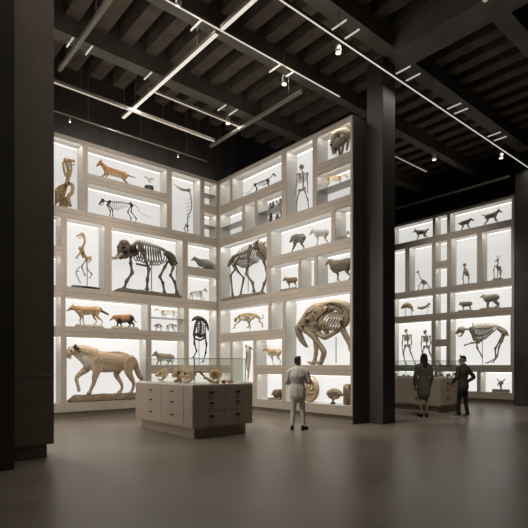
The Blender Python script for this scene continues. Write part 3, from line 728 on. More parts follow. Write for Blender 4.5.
def skel(s, nose, head, withers, rump, tail, ff, hf, b, r, col, ribc=None, nr=11, lift=False, spines=.25, teeth=True, ribend=.72, hr=None, voxel=None, tusk=None, depth=1.75, arch=0.0, kneef=None, gape=.35, wyr=.5):
    """a mounted skeleton: skull, spine, rib cage, pelvis, shoulder blades, tail and four legs as separate parts"""
    N, Hd, W, R_ = s.P(*nose), s.P(*head), s.P(*withers), s.P(*rump)
    fw = 1 if N.x > R_.x else -1; FW[0] = fw
    b *= s.mpp; r *= s.mpp; hr = (hr or .42*b/s.mpp)*s.mpp
    ribc = ribc or col
    Bs = Body(col); skull(Bs, Hd, N, hr, col, teeth, gape); bonep(s, 'skull', Bs)
    Bn = Body(col); Wd = W+V(0, 0, -r)
    vertebrae(Bn, [Hd+V(-fw*hr*.6, 0, 0), Hd.lerp(Wd, .5)+V(0, 0, -.15*b), Wd], r, col, 7, 0)
    bonep(s, 'neck_bones', Bn)
    mid = (W+R_)/2+V(0, 0, arch*b)
    Bp = Body(col); at = vertebrae(Bp, [Wd, Wd.lerp(mid, .5)+V(0, 0, arch*b*.2), mid, R_], r*1.05, col, 16, spines*b)
    bonep(s, 'spine', Bp)
    Br = Body(ribc); bott = []
    for i in range(nr):
        t = .03+ribend*i/(nr-1); p = at(t)
        dep = b*depth*(.78+.22*math.sin(PI*min(1, i/(nr-1)*1.15)))*(1-.28*max(0, (i/(nr-1)-.55)/.45))
        for sy in (-1, 1):
            pts = []
            for k in range(7):
                a_ = k/6; y = sy*b*wyr*math.sin(PI*a_**.85); z = -dep*(1-math.cos(PI*a_*.96))/2
                pts.append(p+V(-fw*(b*.55*math.sin(PI*a_*.7))*(.3+.7*i/nr), y, z))
            Br.t(pts, [r*.42, r*.40, r*.36, r*.36, r*.34, r*.30, r*.26], n=5, sub=2)
        bott.append(pts[-1])
    Br.t([V(q.x, 0, q.z) for q in bott[:max(3, int(nr*.6))]], r*.55, n=6)
    bonep(s, 'rib_cage', Br)
    Bq = Body(col); 
    for sy in (-1, 1):
        Bq.t([R_+V(fw*.35*b, sy*.42*b, .1*b), R_+V(0, sy*.25*b, -.15*b), R_+V(-fw*.4*b, sy*.2*b, -.55*b)], [r*1.5, r*1.1, r*1.0], n=7)
        Bq.t([R_+V(0, sy*.25*b, -.2*b), R_+V(fw*.1*b, sy*.12*b, -.75*b)], [r*1.0, r*.7], n=7)
    Bq.b(R_+V(0, 0, -.15*b), r*1.3, b*.3, r*1.3); bonep(s, 'pelvis', Bq)
    if tail:
        T = [R_+V(-fw*.2*b, 0, -.05*b)]+s.path(tail); Bt = Body(col); vertebrae(Bt, T, r*.75, col, 9, 0, r*.3); bonep(s, 'tail', Bt)
    def fz(f, lf):
        p = s.P(f[0], f[1])
        if not lf: p.z = s.base+r*.9
        return p
    for i, (f, sy) in enumerate(zip(ff, (1, -1))):
        p = fz(f, lift and i == 0); t0 = W+V(fw*.2*b, sy*.42*b, -.95*b); p.y = sy*.42*b; v = p-t0
        L_ = v.length; sc = W+V(-fw*.25*b, sy*.36*b, -.05*b)
        Bl = leg_bones([t0, t0+v*.40+V(-fw*.13*L_, 0, 0), t0+v*.75+V(fw*.03*L_, 0, 0), p], r*1.15, col)
        Bl.t([sc, sc.lerp(t0, .5), t0], [r*2.4, r*1.7, r*1.0], n=7, wy=.4); Bl.build('leg', BONE, s.root)
    for i, (f, sy) in enumerate(zip(hf, (1, -1))):
        p = fz(f, False); t0 = R_+V(-fw*.1*b, sy*.36*b, -.35*b); p.y = sy*.40*b; v = p-t0; L_ = v.length
        leg_bones([t0, t0+v*.40+V(fw*.15*L_, 0, 0), t0+v*.74+V(-fw*.12*L_, 0, 0), p], r*1.15, col).build('leg', BONE, s.root)
    if tusk:
        Bt = Body(tusk[1])
        for k, path in enumerate(tusk[0]): Bt.t(s.path(path, (-.07, .07)[k % 2]), [tusk[2]*s.mpp, tusk[2]*s.mpp*.8, tusk[2]*s.mpp*.35][:len(path)] if len(path) <= 3 else tusk[2]*s.mpp, n=8)
        bonep(s, 'tusks', Bt)
    return dict(W=W, R=R_, Hd=Hd, b=b, r=r, fw=fw, hr=hr)

def human_skel(s, top, chin, sh, pel, arms, legs, col, r=1.0, name='leg', yscale=1.0):
    """upright skeleton seen from the front; arms and legs are lists of photo paths"""
    T, C = s.P(*top), s.P(*chin); hd = (T.z-C.z)/2; c = (T+C)/2
    S0, S1 = s.P(*sh[0]), s.P(*sh[1]); S = (S0+S1)/2; w = abs(S1.x-S0.x)/2
    Pl = s.P(*pel); r *= s.mpp
    B = Body(col); B.b(c+V(0, 0, hd*.2), hd*.72, hd*.8, hd*.8); B.t([c+V(0, -hd*.35, -hd*.2), c+V(0, -hd*.45, -hd*.75)], [hd*.5, hd*.38], wy=.8, n=8)
    for sx in (-1, 1): B.b(c+V(sx*hd*.3, -hd*.7, hd*.02), hd*.19, hd*.18, hd*.19, col=(.05, .04, .03))
    B.b(c+V(0, -hd*.78, -hd*.28), hd*.1, hd*.1, hd*.13, col=(.05, .04, .03)); bonep(s, 'skull', B)
    B = Body(col); vertebrae(B, [C+V(0, .02, 0), S+V(0, .03, 0), (S+Pl)/2+V(0, .05, 0), Pl+V(0, .03, 0)], r*1.0, col, 16); bonep(s, 'spine', B)
    B = Body(col); hgt = S.z-Pl.z
    for i in range(7):
        z = S.z-hgt*(.05+.075*i); ww = w*(.42+.36*math.sin(PI*min(1, (i+1)/7*.75)))
        for sx in (-1, 1):
            B.t([V(S.x, .05, z), V(S.x+sx*ww*.8, .05, z-.01), V(S.x+sx*ww, -.01, z-hgt*.03), V(S.x+sx*ww*.7, -.08, z-hgt*.06), V(S.x+sx*.01, -.09, z-hgt*.05)], r*.26, n=5)
    B.t([V(S.x, -.09, S.z-hgt*.04), V(S.x, -.09, S.z-hgt*.45)], r*.7, n=6); bonep(s, 'rib_cage', B)
    B = Body(col)
    for P_ in (S0, S1): B.t([V(S.x, -.04, S.z), P_], [r*.5, r*.7], n=6); B.t([P_+V(0, .04, 0), P_.lerp(S, .4)+V(0, .07, -hgt*.22)], [r*.9, r*.45], wy=.4)
    bonep(s, 'shoulder_girdle', B)
    B = Body(col); pw = w*.62
    for sx in (-1, 1):
        B.t([Pl+V(sx*r*.5, .03, 0), Pl+V(sx*pw, 0, hgt*.05), Pl+V(sx*pw*.75, -.02, -hgt*.10), Pl+V(sx*.01, -.03, -hgt*.13)], [r*.7, r*.95, r*.7, r*.5], n=7)
    bonep(s, 'pelvis', B)
    for nm, L in (('arm', arms), ('leg', legs)):
        for path in L:
            pts = s.path(path, -.01)
            if nm == 'leg': pts[-1].z = max(pts[-1].z, s.base+r*.5)
            FW[0] = 1; leg_bones(pts, r*(.72 if nm == 'arm' else .95), col).build(nm, BONE, s.root)

BONEC = (.62, .56, .44); TANB = (.42, .29, .15); DARKB = (.085, .068, .05); YELB = (.60, .42, .16); GREYB = (.36, .31, .24); BLK = (.02, .018, .016)

# ---- left wall -------------------------------------------------------------------------------
OFF = .2
s = Spec('L', OFF, 5.84, (68, 208.5), (68, 157), 66, 'rearing_skeleton', 'brown rearing skeleton with a long neck, top row beside the dark left case end', 'skeleton')
B = Body(TANB); skull(B, s.P(66.5, 163), s.P(74.5, 163), 3.2*s.mpp, TANB); bonep(s, 'skull', B)
B = Body(TANB); vertebrae(B, s.path([(66.5, 165), (68.5, 172), (68, 180), (66, 187)]), 2.4*s.mpp, TANB, 9); bonep(s, 'neck_bones', B)
B = Body(TANB); B.t(s.path([(63, 165), (64, 172), (66, 178)]), 1.2*s.mpp); B.t(s.path([(71, 165), (71.5, 172), (70, 178)]), 1.0*s.mpp)
B.t(s.path([(66, 187), (62, 188), (59, 192), (58, 200)]), [1.6*s.mpp]*4); bonep(s, 'neck_straps', B)
B = Body(TANB)
for i in range(8):
    for sy in (-1, 1):
        y0 = 186+i*2; B.t([s.P(66-i*.2, y0), s.P(61-i*.3, y0+1.5, sy*.16), s.P(57, y0+3.5, sy*.15), s.P(55.5, y0+5.5, sy*.03)], .55*s.mpp, n=5)
B.t(s.path([(66, 186), (63.5, 195), (62, 204)]), 2.0*s.mpp); bonep(s, 'rib_cage', B)
for sy, path in ((-1, [(66, 186), (71, 188), (70.5, 195), (67, 199), (68.5, 207.5)]), (1, [(60, 200), (63, 203), (61, 207.8)])):
    B = Body(TANB); pts = s.path(path, sy*.12); B.t(pts, 1.8*s.mpp, n=8); B.b(pts[0], 2.6*s.mpp); B.b(pts[-1], 2*s.mpp, 2*s.mpp, 1*s.mpp); bonep(s, 'leg', B)
B = Body(TANB); pts = s.path([(66, 200), (65.5, 208)]); B.t(pts, 2.3*s.mpp); bonep(s, 'pelvis', B)

s = Spec('L', OFF, 6.94, (123, 182), (100, 159), 114, 'cougar', 'russet cougar striding with its tail out, top row of the left wall', 'animal mount')
quad(s, (96.6, 165), (100.6, 162.2), (108, 165.8), (124.5, 171), [(129, 174.5), (135.5, 176.5)], [(99.4, 176), (105.2, 177.3)], [(128.4, 182.6), (123, 181.5)], 4.1, (.40, .20, .08), belly=(.68, .55, .38), leg=(.45, .26, .12), tailc=(.22, .10, .04), face=(.35, .19, .09), lift=(0, 0), tailr=.16, legr=.95, ear=.8)
s = Spec('L', OFF, 6.94, (149, 189), (149, 176), 149, 'horned_skull', 'cream horned skull on a dark round mount, right of the cougar', 'skull')
disc_base(s, 149, .15, .16, M['blackbase'])
B = Body(BONEC); c = s.P(148.6, 180.2, -.02); skull(B, c+V(0, 0, .02), c+V(-.01, -.1, -.09), .055, BONEC, False, 0); bonep(s, 'skull', B)
B = Body((.5, .42, .3)); 
for sx in (-1, 1): B.t([c+V(sx*.03, 0, .05), c+V(sx*.09, 0, .10), c+V(sx*.15, 0, .08), c+V(sx*.15, 0, .02)], [.022, .02, .014, .007], n=7)
bonep(s, 'horns', B)

s = Spec('L', OFF, 5.84, (114, 218), (103, 198), 118, 'black_skeleton', 'black skeleton with a long drooping tail, under the cougar', 'skeleton')
skel(s, (99, 204), (102.8, 200), (108.5, 201), (131.3, 204), [(136, 206), (141.5, 213), (151, 217.3)], [(112, 218.5), (113.6, 219)], [(129.5, 220), (134.5, 221)], 4.0, .55, BLK, ribc=(.30, .29, .27), nr=10)

s = Spec('L', OFF, 5.84, (186, 230.5), (188, 184), 187, 'long_beaked_bird_skeleton', 'upright grey bird skeleton with a long straight beak, near the corner', 'skeleton')
G = (.34, .30, .25)
B = Body(G); B.b(s.P(188.8, 190), 2.0*s.mpp); B.t(s.path([(188.5, 190), (182, 188.8), (173.2, 184)]), [1.1*s.mpp, .7*s.mpp, .25*s.mpp]); B.t(s.path([(188.5, 190.8), (182, 190.2), (177, 187.6)]), [.8*s.mpp, .5*s.mpp, .25*s.mpp]); bonep(s, 'skull', B)
B = Body(G); vertebrae(B, s.path([(189.5, 191.5), (191.2, 198), (191.4, 207), (188.3, 214), (187.3, 221)]), .8*s.mpp, G, 18); bonep(s, 'spine', B)
B = Body(G)
for i in range(6):
    y0 = 198+i*3.2
    for sy in (-1, 1): B.t([s.P(191, y0), s.P(189, y0+.6, sy*.06), s.P(186.6, y0+1.8, sy*.04)], .22*s.mpp, n=5)
bonep(s, 'rib_cage', B)
B = Body(G); B.b(s.P(186.8, 223), 2.4*s.mpp, 1.8*s.mpp, 1.6*s.mpp); bonep(s, 'pelvis', B)
for sy, path in ((-1, [(185.5, 222), (183, 226), (185, 230)]), (1, [(188, 223), (189, 227), (187, 230.2)])):
    FW[0] = -1; leg_bones(s.path(path, sy*.07), .7*s.mpp, G).build('leg', BONE, s.root)

s = Spec('L', OFF, 3.67, (86, 286.5), (82, 231.5), 86, 'upright_skeleton', 'upright tan skeleton with a curved neck on a rod and black disc', 'skeleton', base=.05)
disc_base(s, 86, .44, .07, M['blackbase'])
rod(s, 87.5, 258, 287, .014)
C1 = (.45, .31, .16)
B = Body(C1); skull(B, s.P(82.5, 234), s.P(76.8, 236.2), 2.0*s.mpp, C1); bonep(s, 'skull', B)
B = Body(C1); vertebrae(B, s.path([(83.5, 235), (84.8, 241), (82.5, 249), (85, 255), (87.5, 259)]), 1.5*s.mpp, C1, 14); bonep(s, 'spine', B)
B = Body(C1)
for i in range(7):
    y0 = 246+i*1.5
    for sy in (-1, 1): B.t([s.P(83+i*.4, y0), s.P(80.5+i*.5, y0+1, sy*.11), s.P(79.3+i*.8, y0+2.5, sy*.03)], .4*s.mpp, n=5)
B.t(s.path([(79.5, 247), (82.5, 255)]), .8*s.mpp); bonep(s, 'rib_cage', B)
B = Body(C1); B.t(s.path([(85, 256), (88, 258.5), (90, 256), (91, 259), (88.5, 262)]), [2*s.mpp, 1.4*s.mpp, .9*s.mpp, .8*s.mpp, .6*s.mpp]); bonep(s, 'pelvis', B)
D1 = (.2, .16, .11)
for sy, path, nm, cc in ((-1, [(81.5, 251), (78.5, 254), (75.3, 258)], 'arm', C1), (1, [(82, 250), (78, 256)], 'arm', C1), (-1, [(85.3, 259), (80.5, 266.5), (84, 275)], 'leg', D1), (1, [(87.8, 259), (88.2, 268), (93, 273), (91, 276.5)], 'leg', D1)):
    FW[0] = -1; leg_bones(s.path(path, sy*.08), .75*s.mpp, cc).build(nm, BONE, s.root)
B = Body((.3, .27, .22)); B.t(s.path([(80, 266), (76.5, 271), (78.5, 277), (81, 282)], .03), .5*s.mpp, n=6); B.t(s.path([(76.5, 271), (79.5, 270)], .03), .45*s.mpp, n=6); bonep(s, 'foot_bones', B)

# elephant
s = Spec('L', .22, 3.67, (145, 291.5), (137, 242), 147, 'elephant_skeleton', 'dark elephant skeleton with tusks on a long rock mount', 'skeleton', base=.13)
rock_base(s, 113, 183, .15, .40, (.13, .105, .075))
def e(x, y, d=0): return (100+x/5.28, 220+y/5.28, d)
rod(s, 151.5, 262, 290, .018, .0)
E = (.105, .082, .056); m_ = s.mpp
B = Body(E)
B.b(s.P(*e(128, 128)), 5.2*m_, .20, 4.2*m_); B.b(s.P(*e(132, 152)), 4.4*m_, .19, 5.4*m_)
B.t(s.path([e(120, 135), e(108, 160), e(104, 182)]), [4.4*m_, 3.4*m_, 2.2*m_], wy=.8)
B.t(s.path([e(98, 138), e(92, 146)]), [1.6*m_, .9*m_])
B.t(s.path([e(150, 172), e(140, 192), e(118, 196), e(106, 204)]), [2.0*m_, 2.3*m_, 2*m_, 1.2*m_], wy=1.1)
for sy in (-1, 1): B.b(s.P(*e(113, 148))+V(0, sy*.14, 0), 1.1*m_, .05, 1.2*m_, col=(.012, .01, .008)); B.b(s.P(*e(130, 172))+V(0, sy*.15, 0), 1.5*m_, .05, 1.2*m_, col=(.02, .016, .012))
B.build('skull', BONE, s.root, .018, 2)
for sy in (-1, 1):
    B = Body((.30, .25, .18)); B.t(s.path([e(104, 184), e(88, 198), e(72, 196 if sy > 0 else 206), e(58, 176 if sy > 0 else 210)], sy*.12), [1.5*m_, 1.4*m_, 1.1*m_, .5*m_], n=8); bonep(s, 'tusk', B)
B = Body(E); vertebrae(B, s.path([e(150, 135), e(168, 142), e(185, 130)]), 2.0*m_, E, 5); bonep(s, 'neck_bones', B)
sp = s.path([e(180, 132), e(200, 120), e(235, 126), e(275, 138), e(315, 150), e(350, 168), e(378, 190)])
B = Body(E); at = vertebrae(B, sp, 1.5*m_, E, 24, .045, 1.2*m_, 1.3); bonep(s, 'spine', B)
B = Body((.15, .12, .085))
for i in range(12):
    t = .05+.62*i/11; p = at(t); dep = (112-abs(i-5)*4.2 - max(0, i-9)*6)/5.28*m_
    for sy in (-1, 1):
        pts = []
        for k in range(8):
            a_ = k/7; pts.append(p+V((.02+.012*i)*math.sin(PI*a_*.6)*1.0+ -.10*a_*(i/11)*0, sy*.19*math.sin(PI*a_**.85), -dep*(1-math.cos(PI*a_*.95))/2))
        B.t(pts, [.7*m_]*3+[.6*m_]*3+[.5*m_]*2, n=5, sub=2)
B.t([V(at(.06).x+.02, 0, at(.06).z-20*m_), V(at(.35).x, 0, at(.35).z-21.5*m_)], 1.1*m_); bonep(s, 'rib_cage', B)
for sy, pa, L in ((-1, [e(196, 128), e(210, 165), e(222, 190)], [e(222, 185), e(232, 222), e(248, 262), e(240, 320), e(238, 372)]), (1, [e(190, 130), e(180, 160), e(172, 185)], [e(172, 188), e(172, 225), e(180, 276), e(150, 322), e(138, 370)])):
    B = Body(E); B.t(s.path(pa, sy*.15), [2.6*m_, 3.4*m_, 2.0*m_], wy=.35); B.t(s.path([pa[0], (pa[0][0]+3.0, pa[0][1]+8), pa[2]], sy*.16), [1.5*m_, 2.0*m_, 1*m_], wy=.4)
    pts = s.path(L, sy*.13); pts[-1].z = s.base+.05
    for i in range(len(pts)-1):
        a, b2 = pts[i], pts[i+1]; B.t([a, a.lerp(b2, .2), a.lerp(b2, .55), b2], [2.1*m_, 1.5*m_, 1.15*m_, 2.0*m_], n=8)
    B.b(pts[-1], 2.6*m_, 2.3*m_, 1.3*m_); bonep(s, 'leg', B)
B = Body(E)
for sy in (-1, 1): B.t(s.path([e(352, 175), e(375, 196), e(384, 220), e(396, 232)], sy*.12), [1.6*m_, 2.6*m_, 2.3*m_, 1.4*m_], wy=.6); B.t(s.path([e(375, 215), e(388, 240)], sy*.1), [1.3*m_, 1.2*m_])
bonep(s, 'pelvis', B)
for sy, L in ((1, [e(368, 218), e(352, 245), e(325, 298), e(342, 330), e(350, 368)]), (-1, [e(388, 228), e(374, 262), e(362, 296), e(384, 330), e(396, 370)])):
    B = Body(E); pts = s.path(L, sy*.12); pts[-1].z = s.base+.04
    for i in range(len(pts)-1):
        a, b2 = pts[i], pts[i+1]; B.t([a, a.lerp(b2, .2), a.lerp(b2, .6), b2], [1.8*m_, 1.3*m_, 1.1*m_, 1.8*m_], n=8)
    B.b(pts[-1], 2.3*m_, 2.0*m_, 1.2*m_); bonep(s, 'leg', B)
B = Body(E); vertebrae(B, s.path([e(388, 200), e(400, 225), e(405, 260), e(403, 300)]), .55*m_, E, 14, 0, .25*m_); bonep(s, 'tail', B)

s = Spec('L', OFF, 4.75, (206, 268.4), (194, 256), 204, 'armadillo', 'grey spotted armadillo with domed back, above the small cream skeleton', 'animal mount')
m_ = s.mpp; B = Body((.24, .24, .22)); c = s.P(206, 263.4); B.t([s.P(199.5, 262), c, s.P(211.5, 265.2)], [3.6*m_, 4.9*m_, 3.2*m_], wy=.8, n=14)
B.t(s.path([(200, 261.5), (196.5, 259.5), (194.5, 258.3)]), [3.2*m_, 2.2*m_, 2.1*m_]); B.t(s.path([(194.5, 258.3), (191.8, 259.6)]), [1.6*m_, .8*m_])
for fx, sy in ((200, 1), (202, -1), (209, 1), (211, -1)):
    p = s.P(fx, 266, sy*.1); B.t([p, V(p.x, p.y, .02)], [1.3*m_, 1*m_])
B.t(s.path([(213, 265.5), (215, 267.5)]), [1.2*m_, .5*m_])
for i in range(46):
    a_ = random.uniform(0, PI); t = random.uniform(-1, 1); rr = 4.75*m_*math.sqrt(max(0.05, 1-(t*.85)**2))
    B.b(V(c.x+t*6.6*m_, -.8*rr*math.cos(a_*.5+.0), c.z-.02+rr*math.sin(a_*.5)*.95), .55*m_, .3*m_, .5*m_, col=(.52, .5, .45))
B.build('body', FUR, s.root, .009, 1)

s = Spec('L', OFF, 3.67, (198, 300), (205, 287.5), 198, 'small_cream_skeleton', 'small cream hoofed skeleton facing the corner, under the armadillo', 'skeleton')
skel(s, (207.2, 291.2), (205, 289.2), (201, 291.3), (191.3, 292.2), [(188.8, 295)], [(202.5, 299.5), (204, 299)], [(190, 299), (192.4, 300)], 2.7, .42, (.42, .36, .26), nr=8)

OG = (.40, .25, .125)
s = Spec('L', OFF, 2.57, (90, 327), (73, 304), 84, 'coyote', 'tawny coyote with a dark bushy tail on a flat rock, left of the badger', 'animal mount', base=.08)
rock_base(s, 74.5, 104, .085, .30, (.38, .32, .22))
quad(s, (66.8, 311.8), (72, 308.2), (80.5, 306.2), (97, 306.2), [(101, 311), (108.5, 315.4)], [(81.5, 324.5), (84.3, 325.3)], [(94.5, 324), (100.8, 325)], 4.7, OG, belly=(.55, .43, .28), leg=(.50, .33, .17), tailc=(.10, .07, .045), face=(.42, .27, .14), tailr=.30, ear=1.3, legr=.85, headr=.92, muzzle=.22)
s = Spec('L', OFF, 2.57, (125, 327.5), (125, 314), 125, 'badger', 'rusty badger with dark legs on a flat rock, right of the coyote', 'animal mount', base=.09)
rock_base(s, 111, 139, .095, .28, (.38, .32, .22))
quad(s, (109.4, 321.2), (113.8, 317.8), (119.5, 315), (130.5, 314.6), [(134.5, 321.5), (137.5, 323)], [(118.2, 324.5), (121.2, 325)], [(129.5, 324.5), (133, 325)], 4.3, (.42, .20, .085), belly=(.20, .13, .08), leg=(.035, .03, .025), tailc=(.06, .04, .03), face=(.30, .17, .10), ear=.5, legr=1.15, headr=.75, tailr=.12, muzzle=.24, stripe=(.45, .30, .16))

s = Spec('L', OFF, 3.0, (170, 319.5), (157, 308), 168, 'small_cat_skeleton', 'cream cat skeleton on the shelf, upper tier below the elephant', 'skeleton')
skel(s, (154.3, 310.3), (157, 309.4), (162.5, 311), (173.8, 311.4), [(177, 313.5), (181.5, 316)], [(163.5, 318), (166, 318)], [(173.6, 318.6), (176, 319)], 2.3, .4, (.40, .33, .22), nr=8)
for sp_, px0, lab, dirn in ((0, 158.5, 'tiny squat skeleton on the case floor below the cat skeleton, left of two', -1), (1, 171, 'arched tiny skeleton on the case floor below the cat skeleton, right of two', 1)):
    s = Spec('L', OFF, 2.57, (px0, 330.5), (px0, 323.4), px0, 'tiny_skeleton', lab, 'skeleton')
    w = 3.4 if sp_ == 0 else 4.6
    skel(s, (px0+dirn*(w+1.2), 326.4), (px0+dirn*w, 325), (px0+dirn*w*.45, 324.4), (px0-dirn*w*.8, 325.2), [(px0-dirn*(w+1.5), 328)], [(px0+dirn*w*.6, 330), (px0+dirn*w*.9, 330)], [(px0-dirn*w*.8, 330), (px0-dirn*w*.5, 330)], 1.9, .38, (.42, .30, .18), nr=6, arch=.3)

s = Spec('L', OFF, 1.50, (200, 366), (198, 317), 200, 'hunched_dark_skeleton', 'dark hunched skeleton with dangling limbs, in the corner behind the glass', 'skeleton')
m_ = s.mpp; Dk = (.065, .052, .04)
rod(s, 199.5, 335, 366, .012)
B = Body(Dk); B.t(s.path([(192.3, 321), (194.5, 319), (198, 318.2), (202, 319.5), (205.5, 322.5), (207.6, 327), (208.2, 331)]), [.8*m_, 1.6*m_, 2.2*m_, 2.0*m_, 1.6*m_, 1.2*m_, .5*m_], wy=1.1, n=9)
B.t(s.path([(198, 320), (196, 325), (194.5, 331), (194, 336)]), [1.7*m_, 1.5*m_, 1.2*m_, 1.3*m_]); bonep(s, 'skull', B)
B = Body(Dk); vertebrae(B, s.path([(200, 320.5), (201, 326), (200, 332), (198.5, 337)]), 1.3*m_, Dk, 10, .03); bonep(s, 'spine', B)
B = Body(Dk)
for i in range(7):
    y0 = 323+i*2
    for sx in (-1, 1): B.t([s.P(200, y0), s.P(200+sx*3.6, y0+.8, -.06), s.P(200+sx*3.8, y0+2.6, -.12), s.P(200+sx*.8, y0+3.4, -.14)], .5*m_, n=5)
bonep(s, 'rib_cage', B)
B = Body(Dk); B.t(s.path([(194, 336), (197.5, 335), (201, 336.5), (204.5, 335.5)]), [1.4*m_, 1.6*m_, 1.5*m_, 1.5*m_]); B.t(s.path([(195.5, 339.5), (200, 341), (204, 339)]), .9*m_); bonep(s, 'pelvis', B)
for path in ([(194, 336.5), (194.2, 345), (196.4, 352), (193.2, 358.5)], [(204.6, 336), (206.2, 345), (205.4, 354), (202.8, 363)]):
    FW[0] = -1; leg_bones(s.path(path, -.02), 1.05*m_, Dk).build('leg', BONE, s.root)

# large puma
s = Spec('L', .22, .45, (112, 402.5), (75, 344), 105, 'puma', 'large pale puma prowling on a log mount with one forepaw raised', 'animal mount', base=.0)
rock_base(s, 67.5, 141, .21, .42, (.22, .16, .105))
def u(x, y, d=0): return (50+x/5.28, 330+y/5.28, d)
m_ = s.mpp; PU = (.43, .315, .205); PB = (.62, .54, .44); B = Body(PU)
B.t(s.path([u(185, 150), u(240, 165), u(300, 172), u(360, 175), u(415, 172)]), [6.5*m_, 10.2*m_, 10.0*m_, 9.0*m_, 8.0*m_], wy=.55, n=16)
B.t(s.path([u(250, 122), u(300, 128), u(360, 126), u(405, 142)]), [2.2*m_, 2.2*m_, 2.4*m_, 3*m_], wy=.7, col=(.36, .25, .155))
B.t(s.path([u(235, 195), u(290, 205), u(345, 208), u(385, 198)]), [6.0*m_, 4.8*m_, 3.6*m_, 3*m_], wy=.6, n=12, col=PB)
B.t(s.path([u(230, 140), u(190, 122), u(155, 112), u(125, 108)]), [8.2*m_, 6.4*m_, 5.6*m_, 4.6*m_], wy=.6, n=14)
B.t(s.path([u(205, 185), u(170, 150), u(140, 130)]), [5.5*m_, 4.2*m_, 3.2*m_], wy=.6, col=PB)
B.t(s.path([u(228, 108), u(195, 96), u(155, 92)]), [2.2*m_, 2.2*m_, 2*m_], wy=.7, col=(.36, .25, .155))
B.b(s.P(*u(118, 110)), 5.0*m_, 4.3*m_, 4.8*m_); B.t(s.path([u(112, 112), u(101, 126), u(95, 138)]), [3.6*m_, 3.1*m_, 2.2*m_], wy=1, col=(.60, .47, .33))
B.t(s.path([u(100, 140), u(106, 150)]), [1.9*m_, 1.6*m_], col=PB)
B.b(s.P(*u(92, 145)), 1.1*m_, 1.2*m_, 1.2*m_, col=(.03, .02, .015))
for sy in (-1, 1):
    B.b(s.P(*u(106, 112))+V(0, sy*3.5*m_, 0), 1.1*m_, 1.1*m_, .8*m_, col=(.03, .02, .01))
    B.t(s.path([u(130, 93), u(128, 80)], sy*3*m_) if sy < 0 else s.path([u(142, 96), u(146, 84)], sy*2.4*m_), [2.2*m_, 1.3*m_], col=(.06, .045, .035), wx=.8)
B.t(s.path([u(140, 100), u(150, 116)], -4.4*m_), [1.5*m_, 1.1*m_], col=(.08, .06, .045))
B.t(s.path([u(205, 195), u(195, 215), u(165, 238), u(146, 262), u(150, 290), u(157, 318), u(158, 330)], .09), [4.6*m_, 3.8*m_, 2.7*m_, 2.0*m_, 1.6*m_, 1.7*m_, 1.9*m_], wy=.8, col=(.55, .42, .28))
B.t(s.path([u(242, 175), u(240, 215), u(228, 258), u(222, 290), u(208, 322), u(200, 340)], -.12), [6.0*m_, 4.6*m_, 3.0*m_, 2.1*m_, 1.8*m_, 1.8*m_], wy=.75)
B.t(s.path([u(203, 340), u(192, 345)], -.12), [2.0*m_, 1.8*m_])
B.t(s.path([u(385, 180), u(365, 222), u(358, 245), u(384, 290), u(388, 318), u(378, 336)], .11), [6.0*m_, 3.9*m_, 3.0*m_, 1.9*m_, 1.6*m_, 1.8*m_], wy=.7, col=(.52, .40, .26))
B.t(s.path([u(378, 338), u(368, 342)], .11), [1.9*m_, 1.6*m_])
B.t(s.path([u(418, 172), u(405, 215), u(412, 245), u(432, 288), u(428, 318), u(420, 336)], -.12), [7.2*m_, 5.2*m_, 3.6*m_, 2.1*m_, 1.7*m_, 1.9*m_], wy=.62)
B.t(s.path([u(420, 338), u(410, 343)], -.12), [2*m_, 1.7*m_])
B.t(s.path([u(430, 150), u(450, 175), u(458, 215), u(472, 250), u(486, 268)]), [3.2*m_, 3.0*m_, 3.0*m_, 2.8*m_, 1.6*m_], col=(.40, .30, .20))
B.build('body', FUR, s.root, .014, 3)

s = Spec('L', OFF, 1.50, (165, 366), (155, 350.5), 163, 'lynx', 'small grey-brown spotted lynx facing left, above the glass cabinet', 'animal mount')
quad(s, (152.2, 356.2), (155.6, 354.2), (160.5, 353.4), (170.5, 354.2), [(174, 358), (173.8, 363)], [(157.5, 364.3), (160.5, 365)], [(167.5, 364.3), (171.5, 365)], 3.9, (.30, .24, .17), belly=(.5, .44, .36), spots=(36, (.10, .08, .06)), legr=1.0, tailr=.16, headr=1.05)

# ---- right wall ------------------------------------------------------------------------------
s = Spec('R', OFF, 6.94, (257, 192), (273, 172), 262, 'whip_tail_skeleton', 'small black skeleton with a trailing whip tail, top row of the right wall', 'skeleton')
skel(s, (276.3, 175.2), (273.6, 173.8), (268, 178.5), (255, 183.8), [(251, 189), (246.5, 192), (240.5, 192.6)], [(268.3, 188), (270.8, 186.6)], [(256.5, 193), (258.5, 192)], 2.4, .48, (.035, .037, .038), nr=8)
s = Spec('R', OFF, 5.84, (303, 211.5), (302, 164.5), 302, 'human_skeleton', 'standing human skeleton with arms down, in the tall case', 'skeleton')
human_skel(s, (301.8, 164.7), (301.9, 170.6), ((297.4, 174), (307.4, 173)), (302, 188.8), [[(297.4, 174), (296.8, 184), (294.8, 194)], [(307.4, 173), (307.8, 183), (307.6, 191.5)]], [[(299.8, 190), (297, 200.5), (296.6, 212.6)], [(304.6, 189.4), (308, 199), (309, 209.5)]], (.40, .31, .22), .85)
s = Spec('R', OFF, 6.94, (341, 154), (341, 128.5), 341, 'big_predator_skull', 'big grey predator skull on short legs, top right end of the right wall', 'skull')
m_ = s.mpp; GS = (.25, .205, .145); B = Body(GS)
B.t(s.path([(334.5, 150), (334, 142), (337, 134), (343, 131.5), (349, 135)]), [2.6*m_, 4.4*m_, 5.2*m_, 5.0*m_, 4.6*m_], wy=.8, n=12)
B.t(s.path([(336, 146), (340, 141), (344, 138)]), [4*m_, 5*m_, 5*m_], wy=.85)
SK = B
B = Body(GS)
for a, b_ in (((343, 141), (341, 151)), ((347.5, 139), (346, 147)), ((338.5, 147), (339, 153))): B.t([s.P(*a, .03), s.P(*b_, .03)], [1.6*m_, 1.1*m_])
